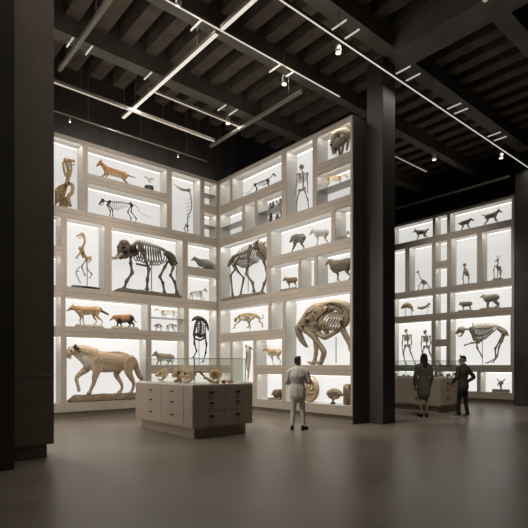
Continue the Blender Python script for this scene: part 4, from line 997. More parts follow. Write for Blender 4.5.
B.t(s.path([(341, 151), (339.5, 155)]), 1.2*m_); bonep(s, 'jaw', B)
B = SK
for p in ((333.5, 145, -4.1), (337.2, 148, -3.4), (341.5, 137, -4.2)): B.b(s.P(p[0], p[1], p[2]*m_), 1.4*m_, 1.2*m_, 1.2*m_, col=(.03, .025, .02))
SK.build('skull', BONE, s.root, .014, 1)
B = Body((.5, .45, .35))
for x_ in (333, 335, 337): B.t([s.P(x_, 150, -.03), s.P(x_+.4, 153.4, -.03)], [.6*m_, .25*m_], n=6)
bonep(s, 'teeth', B)

s = Spec('R', OFF, 6.25, (334, 184.5), (345, 172), 335, 'small_yellow_skeleton', 'small yellow skeleton standing on the shelf below the big grey skull', 'skeleton')
skel(s, (348.3, 175.6), (345.3, 173.6), (339.5, 175.6), (328.5, 178.3), [(326, 181)], [(339.5, 182.2), (341.5, 181.6)], [(325.6, 187.2), (328, 186.4)], 2.7, .5, YELB, nr=8, arch=.25)

birdc = [((.10, .09, .07), 269.9, 202.5, 207.5, 'u'), ((.05, .045, .04), 272.6, 201, 206, 'u'), ((.42, .38, .32), 276.0, 199.4, 204.6, 'u'), ((.13, .15, .10), 279.8, 197.8, 202.8, 'u'),
         ((.04, .035, .03), 270.5, 213, 221, 'd'), ((.07, .06, .05), 276.8, 213.4, 218.6, 'd'), ((.35, .33, .3), 280.2, 210, 216.5, 'd')]
blab = ['tiny brown bird, leftmost on the upper tier of the bird case', 'tiny black bird, second on the upper tier of the bird case', 'tiny pale bird, third on the upper tier of the bird case', 'tiny greenish bird at the right end of the upper tier',
        'upright black and white bird, leftmost on the lower tier', 'squat dark bird in the middle of the lower tier', 'tiny grey bird at the right end of the lower tier']
for (c_, px, yt, yb, tier), lab in zip(birdc, blab):
    s = Spec('R', OFF, 6.24 if tier == 'u' else 5.84, (px, yb), (px, yt), px, 'mounted_bird', lab, 'bird mount', 'small mounted birds')
    h = s.P(px, yt).z; B = Body(c_)
    B.t([V(-.04, 0, h*.25), V(0, 0, h*.45), V(.02, 0, h*.72)], [h*.12, h*.22, h*.14], wy=.8, n=9, col=c_)
    B.b(V(.03, -.01, h*.86), h*.12, h*.11, h*.12, col=c_); B.t([V(.04, -.02, h*.86), V(.04+h*.22, -.03, h*.84)], [h*.05, h*.02], col=(.3, .22, .1), n=6, sub=1)
    B.b(V(.03, -.035, h*.42), h*.13, h*.1, h*.17, col=tuple(min(1, v*3+.1) for v in c_))
    B.t([V(-.04, 0, h*.25), V(-.09, 0, h*.12)], [h*.08, h*.04], wy=.6)
    B.build('body', FUR, s.root, .008, 1)
    B = Body((.12, .09, .05))
    for sy in (-1, 1): B.t([V(0, sy*h*.08, h*.25), V(0, sy*h*.08, .008)], h*.03, n=5, sub=1)
    bonep(s, 'feet', B)

# bison (mammoth-like) skeleton
s = Spec('R', .22, 3.67, (245, 297.5), (258, 241), 247, 'bison_skeleton', 'massive humped bison skeleton on a rock mount, in the wall corner', 'skeleton', base=.12)
rock_base(s, 222.8, 266.2, .14, .40, (.20, .165, .115))
m_ = s.mpp; G2 = (.185, .155, .115)
rod(s, 247.5, 262, 294, .016)
B = Body(G2); B.t(s.path([(256.5, 243.5), (261, 247), (264, 253), (265.2, 259)]), [4.0*m_, 4.6*m_, 3.6*m_, 2.2*m_], wy=.8, n=12); B.t(s.path([(258, 254), (262.5, 259.5), (265, 261.5)]), [2.2*m_, 1.8*m_, 1.2*m_], wy=1.1)
for sy in (-1, 1): B.t(s.path([(259, 244), (262, 241.5)], sy*.15), [1.5*m_, .7*m_]); B.b(s.P(262, 250.5, sy*.185), 1.3*m_, .04, 1.4*m_, col=(.03, .025, .02)); B.b(s.P(265, 257, sy*.09), .8*m_, .04, 1*m_, col=(.03, .025, .02))
B.build('skull', BONE, s.root, .018, 1)
B = Body(G2); at = vertebrae(B, s.path([(257, 249), (252.5, 248.5), (246.5, 252), (240, 254.5), (235, 258), (232, 264)]), 1.5*m_, G2, 18, .16, 1.2*m_); bonep(s, 'spine', B)
B = Body((.24, .20, .15))
for i in range(13):
    t = .06+.66*i/12; p = at(t); dep = (17-abs(i-4)*.6-max(0, i-8)*.9)*m_
    for sy in (-1, 1): B.t([p+V(-.0-.01*i*math.sin(PI*k/7*.6), sy*.19*math.sin(PI*(k/7)**.85), -dep*(1-math.cos(PI*k/7*.95))/2) for k in range(8)], [.62*m_]*4+[.5*m_]*4, n=5, sub=2)
bonep(s, 'rib_cage', B)
for sy, pa, L in ((-1, [(254, 247), (252.5, 255), (252, 261)], [(252, 261), (250, 270), (249, 276), (255.5, 285), (256.8, 291)]), (1, [(257.5, 249), (260, 257), (261, 263)], [(261, 262), (263.5, 270), (264.5, 278), (261.5, 285), (259, 291)])):
    B = Body(G2); B.t(s.path(pa, sy*.15), [2.6*m_, 3.0*m_, 1.8*m_], wy=.4)
    pts = s.path(L, sy*.12); pts[-1].z = s.base+.05
    for i in range(len(pts)-1): a, b2 = pts[i], pts[i+1]; B.t([a, a.lerp(b2, .25), a.lerp(b2, .6), b2], [1.75*m_, 1.25*m_, 1.0*m_, 1.6*m_], n=8)
    B.b(pts[-1], 2.0*m_, 1.8*m_, 1.1*m_); bonep(s, 'leg', B)
B = Body(G2)
for sy in (-1, 1): B.t(s.path([(236, 258), (233, 263), (231, 267.5)], sy*.12), [1.6*m_, 2.2*m_, 1.3*m_], wy=.6)
bonep(s, 'pelvis', B)
for sy, L in ((-1, [(233.5, 263), (238, 271), (233.5, 277), (235.5, 293)]), (1, [(232, 264), (235, 272), (241, 279), (237.5, 294)])):
    B = Body(G2); pts = s.path(L, sy*.12); pts[-1].z = s.base+.04
    for i in range(len(pts)-1): a, b2 = pts[i], pts[i+1]; B.t([a, a.lerp(b2, .25), a.lerp(b2, .6), b2], [1.4*m_, 1.0*m_, .85*m_, 1.3*m_], n=8)
    B.b(pts[-1], 1.8*m_, 1.6*m_, 1.0*m_); bonep(s, 'leg', B)
B = Body(G2); vertebrae(B, s.path([(232, 262), (230, 268), (231.5, 274)]), .5*m_, G2, 10, 0, .25*m_); bonep(s, 'tail', B)

s = Spec('R', OFF, 4.75, (296, 251.5), (299, 233), 298, 'tapir', 'dark grey tapir with a rounded back, left of the pale pony', 'animal mount')
quad(s, (290, 242), (292.4, 238), (296, 234), (302.5, 233.4), [], [(290, 251.6), (293.2, 250.6)], [(301.2, 248), (304.2, 247)], 4.6, (.15, .135, .115), belly=(.22, .20, .175), leg=(.22, .19, .16), ear=.7, headr=.8, muzzle=.33, legr=.8)
s = Spec('R', OFF, 4.75, (320, 243.5), (312.5, 228), 320, 'pony', 'pale grey pony with lowered head, right of the tapir', 'animal mount')
quad(s, (309.4, 234), (312.6, 230.4), (317, 228.8), (326, 228.6), [(328.3, 233)], [(316, 244.8), (319.4, 243.4)], [(325, 241.4), (327.6, 240.4)], 3.7, (.46, .43, .39), belly=(.55, .53, .5), ear=.8, muzzle=.3, legr=.7, headr=.85)
s = Spec('R', OFF, 4.75, (344, 238.2), (344, 229.8), 344, 'lizard_skeleton', 'low olive lizard skeleton with a raised head, narrow case at the wall end', 'skeleton')
m_ = s.mpp; Ol = (.30, .29, .15); B = Body(Ol)
vertebrae(B, s.path([(339, 238), (343, 235.8), (346.5, 233.5), (347.6, 231.3)]), .65*m_, Ol, 12); bonep(s, 'spine', B)
B = Body(Ol); skull(B, s.P(348, 231), s.P(350.6, 232.4), 1.0*m_, Ol, False); bonep(s, 'skull', B)
for px in (341.5, 346.5):
    for sy in (-1, 1): 
        B = Body(Ol); p = s.P(px, 235, 0); B.t([p, p+V(.03, sy*.1, -.02), V(p.x+.05, sy*.13, .015)], .5*m_, n=6); bonep(s, 'leg', B)

s = Spec('R', OFF, 3.67, (290, 289.5), (285, 276.5), 290, 'bull', 'small brown horned bull on a flat rock, under the tapir', 'animal mount', base=.08)
rock_base(s, 281, 297.4, .09, .26, (.22, .18, .13))
quad(s, (283, 281), (285.3, 279.2), (288.6, 277.8), (295.2, 277.2), [(297.2, 281.5)], [(288.6, 286.8), (290.6, 286.4)], [(294.6, 286), (296.4, 285.6)], 3.0, (.20, .13, .075), horn=.8, ear=.3, legr=.9, headr=.95, muzzle=.36)
s = Spec('R', OFF, 3.67, (343, 281.2), (330, 258), 340, 'sheep', 'dark brown woolly sheep with slim legs, far end of the right wall', 'animal mount')
quad(s, (325.4, 264.4), (329.6, 260.6), (336, 259.6), (348.5, 257.2), [], [(337.2, 281.2), (342, 280)], [(347, 278.6), (350, 277.8)], 6.6, (.15, .115, .08), belly=(.19, .15, .11), leg=(.14, .11, .085), ear=.7, headr=.62, legr=.62, muzzle=.3, neckr=1.05)

s = Spec('R', OFF, 2.57, (248, 331), (262, 313), 249, 'running_yellow_skeleton', 'yellow skeleton in a leaping run with a curled tail, lower right wall', 'skeleton')
m_ = s.mpp; Y1 = (.40, .27, .10)
def y(x, yy): return (215+x/5.867, 270+yy/5.867)
B = Body(Y1); skull(B, s.P(*y(122, 288)), s.P(*y(114, 303)), 2.0*m_, Y1, False, .1); bonep(s, 'skull', B)
B = Body(Y1); at = vertebrae(B, s.path([y(128, 282), y(145, 270), y(168, 262), y(200, 258), y(238, 266)]), .9*m_, Y1, 18); bonep(s, 'spine', B)
B = Body((.46, .36, .2))
for i in range(9):
    p = at(.28+.5*i/8)
    for sy in (-1, 1): B.t([p, p+V(-.01, sy*.11, -2.8*m_), p+V(.0, sy*.09, -5.2*m_), p+V(.03, sy*.01, -(7.2-abs(i-3)*.5)*m_)], .34*m_, n=5)
bonep(s, 'rib_cage', B)
B = Body(Y1); B.t(s.path([y(232, 262), y(245, 272), y(252, 280)]), [1.2*m_, 1.7*m_, 1.0*m_]); bonep(s, 'pelvis', B)
B = Body(Y1); vertebrae(B, s.path([y(250, 272), y(262, 284), y(276, 285), y(284, 275), y(278, 262)]), .6*m_, Y1, 12, 0, .5*m_); bonep(s, 'tail', B)
for sy, L in ((-1, [y(158, 268), y(156, 300), y(128, 322), y(122, 340)]), (1, [y(168, 268), y(182, 300), y(190, 318), y(196, 334)]), (-1, [y(245, 275), y(215, 300), y(214, 320), y(203, 335)]), (1, [y(248, 276), y(250, 300), y(266, 312), y(268, 328)])):
    FW[0] = -1; leg_bones(s.path(L, sy*.08), .85*m_, Y1).build('leg', BONE, s.root)
rod(s, 249, 315, 331, .01)

# giant tusked beast
s = Spec('R', .24, 1.50, (320, 366), (331, 303), 325, 'tusked_fossil_beast', 'giant tan fossil beast with a curved tusk and bent foreleg, lower right wall', 'skeleton')
def g(x, yy, d=0): return (280+x/5.867, 270+yy/5.867, d)
m_ = s.mpp; BT = (.285, .22, .145); B2 = (.36, .285, .195); DK = (.055, .042, .03)
rod(s, 335.3, 340, 366, .014, .03)
B = Body(BT)
B.t(s.path([g(104, 345), g(140, 318), g(180, 285), g(225, 262)]), [2.4*m_, 6.0*m_, 9.5*m_, 11*m_], wy=.55, n=16)
B.t(s.path([g(150, 290), g(190, 235), g(225, 222), g(262, 222)]), [2.5*m_, 3.0*m_, 3.4*m_, 3.8*m_], wy=1.0, n=12)
B.t(s.path([g(95, 352), g(112, 348), g(135, 352), g(160, 375)]), [1.2*m_, 2.6*m_, 3.8*m_, 3.6*m_], wy=.9, n=12)
B.t(s.path([g(185, 330), g(215, 340), g(235, 330)]), [6*m_, 6.5*m_, 5*m_], wy=.6, n=12)
B.t(s.path([g(160, 378), g(190, 372), g(225, 370)]), [2.6*m_, 2.8*m_, 2.4*m_], wy=1.1)
for x_, y_, rx, rz, rt in ((178, 312, 2.4, 3.4, .3), (215, 282, 2.2, 1.5, .5), (150, 345, 1.6, 1.2, 0), (228, 262, 1.5, 2.0, 0), (195, 262, 2.2, 1.0, -.5)):
    for sy in (-1,): B.b(s.P(*g(x_, y_))+V(0, sy*5.2*m_, 0), rx*m_, 2.0*m_, rz*m_, rt, col=DK)
B.build('skull', BONE, s.root, .02, 1)
for sy in (-1, 1):
    B = Body(BT if sy < 0 else B2); B.t(s.path([g(106, 350), g(112, 385), g(128, 425), g(146, 452), g(160, 470)], sy*.035), [2.6*m_, 2.9*m_, 2.4*m_, 1.5*m_, .4*m_], n=10, col=(.20, .15, .10)); bonep(s, 'tusk', B)
B = Body(BT)
B.t(s.path([g(250, 215), g(300, 205), g(345, 205), g(390, 222), g(412, 252)]), [3.0*m_, 3.0*m_, 3.2*m_, 3.6*m_, 3.0*m_], wy=1.2, n=12)
B.t(s.path([g(262, 240), g(285, 250), g(318, 228)]), [5.0*m_, 4.5*m_, 3.0*m_], wy=.8, n=12)
B.t(s.path([g(330, 225), g(372, 250), g(405, 275)]), [4.0*m_, 4.2*m_, 3.8*m_], wy=.8, n=12)


B.build('back_shell', BONE, s.root, .02, 1)
for L, y_ in (([g(298, 212), g(303, 235), g(290, 262), g(262, 285), g(245, 305), g(238, 335)], -5.6), ([g(305, 207), g(345, 214), g(375, 238), g(392, 262)], -4.4), ([g(225, 240), g(205, 262), g(180, 270), g(168, 292)], -5.0), ([g(215, 345), g(235, 340), g(240, 322)], -5.0)):
    B = Body(DK); B.t(s.path(L, y_*m_), [.5*m_]+[1.0*m_]*(len(L)-2)+[.4*m_], n=7); bonep(s, 'dark_seam', B)
B = Body(B2)
for i in range(8):
    x0 = 262+i*16; y0 = 268+i*1.5
    for sy in (-1, 1):
        B.t([s.P(*g(x0+18, y0-12), 0), s.P(*g(x0+6, y0+30), sy*.2), s.P(*g(x0-16, y0+72), sy*.17), s.P(*g(x0-34, y0+104-i*2), sy*.05)], [.9*m_, .8*m_, .75*m_, .7*m_], n=7)
B.t(s.path([g(225, 385), g(262, 410), g(300, 395), g(345, 370), g(370, 345)]), [3.0*m_, 3.0*m_, 2.4*m_, 2.0*m_, 2.6*m_], wy=1.0)
B.t(s.path([g(240, 330), g(262, 345), g(275, 380)]), [4.5*m_, 4.5*m_, 3.0*m_], wy=.8, n=12)
bonep(s, 'rib_cage', B)
for sy, L, rr in ((-1, [g(178, 385), g(205, 410), g(232, 450), g(262, 498), g(250, 545)], [3.6, 3.4, 3.0, 3.2, 2.6]), (1, [g(205, 400), g(205, 440), g(208, 490), g(200, 545)], [3.2, 2.9, 2.5, 2.3])):
    B = Body(B2 if sy > 0 else BT); pts = s.path(L, sy*.03); B.t(pts, [q*m_ for q in rr], wy=.9, n=12)
    e_ = pts[-1]
    for k in (-1, 0, 1): B.t([e_, e_+V(-.06, k*.05, -.1), V(e_.x-.22, e_.y+k*.07, .035)], [2.2*m_, 1.7*m_, .9*m_], n=8)
    B.b(V(e_.x+.02, e_.y, .06), 2.2*m_, 2*m_, 1.5*m_)
    if sy < 0: B.t(s.path([g(190, 392), g(216, 425), g(240, 462)], -.03-2.8*m_), .5*m_, n=6, col=DK)
    B.build('leg', BONE, s.root, .02, 1)
B = Body(BT); B.t(s.path([g(395, 268), g(385, 320), g(365, 350), g(385, 400), g(410, 450), g(414, 490)], .0), [4.6*m_, 4.2*m_, 3.4*m_, 3.2*m_, 2.8*m_, 2*m_], wy=.8, n=12); B.b(s.P(*g(372, 320), -3.6*m_), 2.2*m_, 1.2*m_, 2.6*m_, col=DK); B.build('hind_limb', BONE, s.root, .02, 1)

s = Spec('R', OFF, .95, (248, 384), (247, 344), 248, 'hanging_limb', 'slim hanging furred limb in the tall case behind the glass cabinet', 'animal mount')
m_ = s.mpp; B = Body((.42, .35, .26)); B.t(s.path([(247.5, 347), (248.5, 352), (249.3, 360), (248.8, 370), (248, 380.5)]), [1.8*m_, 2.6*m_, 1.6*m_, 1.2*m_, .8*m_], n=9)
B.t(s.path([(246, 348), (245.8, 345.3)]), [1.1*m_, .5*m_]); B.t(s.path([(250, 348), (252.3, 350)]), [1.2*m_, .6*m_], col=(.1, .08, .06)); B.t(s.path([(246.5, 352), (246.8, 362), (247, 372)]), [.9*m_, .8*m_, .5*m_], col=(.12, .095, .07))
B.b(s.P(247.5, 346.5, -.05), 1.3*m_, .8*m_, 1.2*m_, col=(.07, .055, .04)); B.t(s.path([(248, 380), (248, 384)]), [.6*m_, .5*m_], col=(.1, .08, .06)); B.build('body', FUR, s.root, .01, 1)

s = Spec('R', OFF, 1.50, (275, 366), (266, 346), 273, 'fox', 'tan and white fox stepping left, beside the giant tusked beast', 'animal mount')
quad(s, (262.2, 351.4), (266.4, 348.8), (270.5, 348.8), (278.5, 348.6), [(281.5, 351)], [(272.8, 364), (275.2, 364)], [(278.8, 364), (280.8, 364)], 3.9, (.42, .27, .15), belly=(.66, .60, .50), leg=(.58, .47, .34), face=(.48, .33, .2), ear=1.3, legr=.8, headr=.9, muzzle=.22, spots=(16, (.68, .6, .5)))

s = Spec('R', OFF, .45, (276, 402), (278, 388), 276, 'anteater', 'hunched brown anteater with lowered snout on a slab, bottom row', 'animal mount', base=.05)
rock_base(s, 269.4, 282, .055, .28, (.18, .15, .11))
quad(s, (271.2, 398.4), (273.6, 394.6), (276.2, 390), (280.6, 389.4), [], [(275.2, 400), (277, 400)], [(280, 400), (281, 400)], 4.4, (.22, .145, .09), ear=.5, headr=.62, muzzle=.25, legr=.9, leg=(.12, .08, .055))

s = Spec('R', OFF, .45, (312, 404.5), (312, 374), 311, 'spiral_shell_fossil', 'huge curved tan shell fossil partly hidden behind the man in the light suit', 'fossil')
m_ = s.mpp; c = s.P(309, 391); TC = (.40, .30, .19); B = Body(TC)
pts = []; rr = []
for i in range(26):
    a_ = -1.2+i*.30; q = 13.5*(1-.026*i); pts.append(c+V(q*m_*math.cos(-a_+PI*.3), -.02*(i/26), q*m_*math.sin(-a_+PI*.3)*1.02)); rr.append((3.0-.07*i)*m_)
pts = [V(p.x, p.y, max(p.z, .05)) for p in pts]
B.t(pts, rr, wy=1.1, n=10, sub=2)
B.b(c, 9.5*m_, 2.4*m_, 10*m_); 
for i in range(9): a_ = i*.7; B.t([c+V(3*m_*math.cos(a_), -2.2*m_, 3*m_*math.sin(a_)), c+V(9.2*m_*math.cos(a_+.4), -1.6*m_, 9.2*m_*math.sin(a_+.4))], [.6*m_, .9*m_], n=6, col=(.30, .22, .14))
B.build('shell', BONE, s.root, .018, 1)
s = Spec('R', OFF, .45, (335, 405), (335, 387), 335, 'fossil_reptile_skull', 'low fossil reptile skull with a snout on a small stand, bottom row', 'skull', base=.0)
m_ = s.mpp; disc_base(s, 333, .07, .05, M['blackbase'], 'stand'); B = Body((.27, .22, .155))
B.t(s.path([(328.5, 394), (333, 392.5), (338, 393), (342, 395.4)]), [3.0*m_, 4.0*m_, 3.6*m_, 1.8*m_], wy=.7, n=12); B.t(s.path([(329.5, 397), (334, 398.5), (339, 397.6)]), [1.9*m_, 1.9*m_, 1.2*m_]); B.t(s.path([(333, 397), (333, 402.5)]), 1.2*m_)
for x_, y_ in ((336, 392.5), (330.5, 393.5), (333.2, 396.8)): B.b(s.P(x_, y_, -2.4*m_), 1.1*m_, .7*m_, .9*m_, col=(.03, .025, .02))
B.build('skull', BONE, s.root, .014, 1)
s = Spec('R', OFF, .45, (348.3, 406), (348.3, 384), 348, 'fossil_slab', 'upright rounded fossil slab at the right end of the bottom row', 'fossil')
bm = bmesh.new(); h = s.P(348.3, 384).z; box(bm, -.14, .10, -.07, .07, 0, h); bmesh.ops.bevel(bm, geom=list(bm.edges), offset=.045, segments=3, affect='EDGES'); bmesh.ops.subdivide_edges(bm, edges=list(bm.edges), cuts=2)
for v in bm.verts:
    if v.co.z > .02: v.co += V(random.uniform(-1, 1), random.uniform(-1, 1), random.uniform(-1, 0))*.012
o = link('slab', bm, ROCK, s.root, True); at_ = o.data.color_attributes.new('col', 'FLOAT_COLOR', 'POINT')
for i in range(len(o.data.vertices)): at_.data[i].color = (.27, .20, .13, 1)

# ---- far wall --------------------------------------------------------------------------------
WG = (.20, .165, .12); WB = (.42, .38, .31)
s = Spec('F', OFF, 6.94, (421, 240.5), (415, 228), 421, 'wolf', 'lone grey wolf with its tail up, top row beside the centre pillar', 'animal mount')
quad(s, (413, 232.6), (415.4, 230.6), (418.6, 230.2), (425, 229.8), [(427.8, 229.2), (428.8, 229.6)], [(416.4, 241.4), (418.2, 240.9)], [(424, 239.4), (427.2, 238.2)], 2.4, WG, belly=WB, leg=WB, tailr=.3, ear=1.2, muzzle=.22)
s = Spec('F', OFF, 6.94, (466, 230), (471, 218), 466, 'wolf', 'smaller dark wolf facing right, left one of the far wolf pair', 'animal mount')
quad(s, (474.6, 220.6), (471, 219.4), (467.5, 219.6), (461.5, 221.4), [(458, 224)], [(468.2, 229.8), (470.4, 229)], [(462, 231.2), (464, 230.6)], 2.3, (.13, .11, .085), belly=WG, leg=WG, tailr=.26, ear=1.0, muzzle=.24)
s = Spec('F', OFF, 6.94, (492, 224.5), (499, 209), 492, 'wolf', 'larger long-legged wolf facing right, right one of the far wolf pair', 'animal mount')
quad(s, (502.2, 212.2), (498.8, 210.6), (494.4, 212), (487, 214.4), [(484, 215), (481.4, 215.6)], [(495.8, 223.6), (498.8, 222.8)], [(484.4, 226.4), (487.2, 225.7)], 2.7, (.22, .18, .13), belly=WB, leg=(.30, .26, .2), tailr=.2, ear=1.0, muzzle=.25)

def bird_skel(s, head, beak, neck, body, tail, legs, r, col):
    m_ = s.mpp; r *= m_
    B = Body(col); B.b(s.P(*head), r*1.6); B.t([s.P(*head), s.P(*beak)], [r*.9, r*.3], n=6, sub=1); bonep(s, 'skull', B)
    B = Body(col); vertebrae(B, s.path([head]+neck+[body[0]]), r*.7, col, 9); bonep(s, 'neck_bones', B)
    b0, b1 = s.P(*body[0]), s.P(*body[1]); B = Body(col)
    at = vertebrae(B, [b0, (b0+b1)/2+V(0, 0, r), b1], r*.8, col, 8)
    for i in range(6):
        p = at(.1+.7*i/5)
        for sy in (-1, 1): B.t([p, p+V(0, sy*r*2.2, -r*2), p+V(0, sy*.3*r, -r*4)], r*.35, n=5)
    B.t([b0+V(0, 0, -r*3), b0.lerp(b1, .5)+V(0, 0, -r*4.6), b1+V(0, 0, -r*2.4)], r*.6, n=6); bonep(s, 'rib_cage', B)
    if tail: B = Body(col); B.t([b1]+s.path(tail), [r*.9, r*.5, r*.8][:len(tail)+1], n=6); bonep(s, 'tail', B)
    for sy, L in zip((-1, 1), legs):
        pts = s.path(L, sy*r*1.5); pts[-1].z = s.base+.015; FW[0] = -1; leg_bones(pts, r*.6, col).build('leg', BONE, s.root)
s = Spec('F', OFF, 4.75, (422, 291), (418, 270.5), 423, 'goose_skeleton', 'long-necked goose skeleton with a drooping tail, beside the centre pillar', 'skeleton')
bird_skel(s, (417.8, 272), (415.8, 272.8), [(419.4, 275.4), (420.6, 278.6)], [(421.6, 280.5), (426, 282.5)], [(428.4, 286), (430.4, 289)], [[(421.6, 283), (419.4, 287), (419, 290.8)], [(423, 284), (422.4, 288), (421.8, 290.8)]], .75, (.25, .22, .165))
s = Spec('F', OFF, 4.75, (466, 284), (464, 262), 465.5, 'owl_skeleton', 'pale standing owl skeleton with folded wings, tall far case', 'skeleton')
bird_skel(s, (464.6, 265), (463, 266), [(465, 267)], [(464.2, 268.4), (467.6, 272)], [(469, 276)], [[(464.6, 273), (463.6, 278), (464.6, 283)], [(467, 273), (468, 278), (467.6, 283)]], 1.15, (.42, .36, .27))
s = Spec('F', OFF, 4.75, (497.5, 280.6), (497, 256), 497.5, 'deer_skeleton', 'small deer skeleton with raised head on a round base', 'skeleton', base=.06)
disc_base(s, 497.5, .2, .07, M['plinth'])
m_ = s.mpp; DC = (.27, .23, .17)
B = Body(DC); skull(B, s.P(497.8, 260), s.P(495, 262), 1.1*m_, DC, False)
for sx in (-1, 1): B.t([s.P(498, 259), s.P(498+sx*1.2, 257), s.P(499+sx*1.8, 255.8)], .3*m_, n=5)
bonep(s, 'skull', B); B = Body(DC); at = vertebrae(B, s.path([(497.8, 261), (498.2, 264), (497, 266.5), (500.5, 268)]), .7*m_, DC, 12)
for i in range(6):
    p = at(.5+.45*i/5)
    for sy in (-1, 1): B.t([p, p+V(0, sy*.07, -1.5*m_), p+V(0, 0, -3.4*m_)], .28*m_, n=5)
bonep(s, 'spine', B)
for L, sy in (([(495.6, 266.5), (494.2, 271), (495, 277.6)], -1), ([(497, 267), (497.4, 272), (496.6, 278)], 1), ([(500.6, 268), (502, 272), (500.8, 277)], -1), ([(500, 268), (499.2, 273), (500, 277.5)], 1)):
    pts = s.path(L, sy*.05); pts[-1].z = s.base+.02; FW[0] = -1; leg_bones(pts, .55*m_, DC).build('leg', BONE, s.root)

s = Spec('F', OFF, 3.67, (407.5, 317), (407, 302.5), 407.5, 'ground_bird', 'plump tan bird skeleton on thin legs, far case beside the pillar', 'bird mount')
m_ = s.mpp; TB = (.38, .29, .17); B = Body(TB); B.t(s.path([(401.5, 308.6), (404.5, 306), (408, 305.2), (411.6, 307.6)]), [.8*m_, 2.6*m_, 3.0*m_, 1.8*m_], wy=.7, n=10); B.t(s.path([(411.6, 307.8), (412.8, 310.6), (412.6, 312)]), [.9*m_, .8*m_, .4*m_]); B.build('body', FUR, s.root, .012, 1)
for px, sy in ((406, -1), (410.6, 1)):
    B = Body((.3, .25, .17)); p = s.P(px, 308.5, sy*.05); B.t([p, V(p.x, p.y, .015)], .3*m_, n=5); B.t([V(p.x-.04, p.y, .015), V(p.x+.04, p.y, .015)], .25*m_, n=5, sub=1); bonep(s, 'leg', B)
s = Spec('F', OFF, 3.67, (426, 316), (428, 302.5), 424, 'flying_bird', 'tan bird with outstretched wing held on a rod, right of the plump bird', 'bird mount')
m_ = s.mpp; B = Body(TB); B.t(s.path([(417.8, 308.2), (421.5, 308.8), (426, 307.4)]), [1.0*m_, 1.7*m_, 1.3*m_], wy=.6); B.t(s.path([(425.5, 307.4), (428, 305), (430, 304.4)]), [1.0*m_, .9*m_, 1.0*m_]); B.b(s.P(428.6, 303.9), 1.4*m_, 1*m_, 1.1*m_); B.t(s.path([(427, 306), (430, 308)]), [.8*m_, .4*m_]); B.build('body', FUR, s.root, .012, 1)
rod(s, 427, 307.5, 316, .008)
s = Spec('F', OFF, 3.67, (466, 311.5), (466, 300.5), 466, 'boar', 'small grey boar on a flat mount, left of the pale bear', 'animal mount', base=.06)
rock_base(s, 458.2, 473, .06, .26, (.33, .28, .2))
quad(s, (458.8, 305.4), (460.8, 303.8), (463.4, 301.8), (470, 301.6), [(472, 304)], [(462.6, 310), (464.6, 310)], [(469, 310), (471, 310)], 2.7, (.28, .23, .165), ear=.6, legr=.9, muzzle=.3, headr=.95)
s = Spec('F', OFF, 3.67, (490, 310), (489, 293.5), 490, 'bear', 'pale grey bear striding left on a flat mount, right of the boar', 'animal mount', base=.07)
rock_base(s, 480, 501.2, .07, .3, (.36, .28, .17))
quad(s, (480, 298.4), (483.2, 296.4), (487.8, 294.2), (495.6, 293.6), [], [(487, 307), (489.6, 307)], [(495.6, 307), (499, 307)], 4.2, (.36, .32, .26), leg=(.27, .235, .185), ear=.6, legr=1.25, muzzle=.26, headr=.72)

for i, (sx, lab) in enumerate(((0, 'standing ape skeleton with long arms, left of the far pair'), (1, 'standing ape skeleton partly behind the woman, right of the far pair'))):
    o_ = 19.0*i; dy_ = 1.2*i
    s = Spec('F', OFF, 1.50, (407+o_, 366), (406+o_, 328.5+dy_), 407+o_, 'ape_skeleton', lab, 'skeleton', 'standing ape skeletons')
    human_skel(s, (406+o_, 328.6+dy_), (406.4+o_, 333.4+dy_), ((403+o_, 335.6+dy_), (411+o_, 335.2+dy_)), (407.3+o_, 346+dy_), [[(403+o_, 335.6+dy_), (402.3+o_, 344), (403+o_, 353)], [(411+o_, 335.2+dy_), (411.8+o_, 343), (410+o_, 352)]], [[(405.4+o_, 347), (403.4+o_, 355), (406+o_, 365.4)], [(409+o_, 347), (411+o_, 354), (415.4+o_, 365.2)]], (.36, .29, .2), .78)

s = Spec('F', .22, 1.50, (480, 367), (475, 322.5), 480, 'leaping_bear_skeleton', 'large cream bear skeleton leaping left in the largest far case', 'skeleton')
def h_(x, yy): return (445+x/6.36, 310+yy/6.36)
m_ = s.mpp; CB = (.40, .34, .25)
B = Body(CB); skull(B, s.P(*h_(105, 122)), s.P(*h_(70, 146)), 3.9*m_, CB, True, .35, True, .7); bonep(s, 'skull', B)
B = Body(CB); vertebrae(B, s.path([h_(130, 118), h_(150, 120), h_(172, 112)]), 1.2*m_, CB, 6); bonep(s, 'neck_bones', B)
B = Body(CB); at = vertebrae(B, s.path([h_(172, 112), h_(195, 100), h_(250, 97), (445+320/6.36, 310+98/6.36), h_(365, 115), h_(385, 132)]), 1.0*m_, CB, 26, .06, .9*m_)
B.t(s.path([h_(182, 108), h_(175, 80)]), [1.3*m_, .8*m_]); bonep(s, 'spine', B)
B = Body(CB)
for i in range(14):
    p = at(.06+.60*i/13); dep = (15.5-abs(i-4)*.55-max(0, i-8)*.9)*m_
    for sy in (-1, 1): B.t([p+V(-.014*i*(k/7)*.4, sy*.19*math.sin(PI*(k/7)**.85), -dep*(1-math.cos(PI*k/7*.95))/2) for k in range(8)], .45*m_, n=5, sub=2)
B.t([at(.05)+V(0, 0, -13*m_), at(.3)+V(0, 0, -15.2*m_)], .9*m_); bonep(s, 'rib_cage', B)
B = Body(CB)
for sy in (-1, 1): B.t(s.path([h_(345, 118), h_(372, 135), h_(392, 160)], sy*.12), [1.6*m_, 2.2*m_, 1.0*m_], wy=.6); B.b(s.P(*h_(378, 140), sy*.1), 1.7*m_, .05, 2.0*m_)
bonep(s, 'pelvis', B)
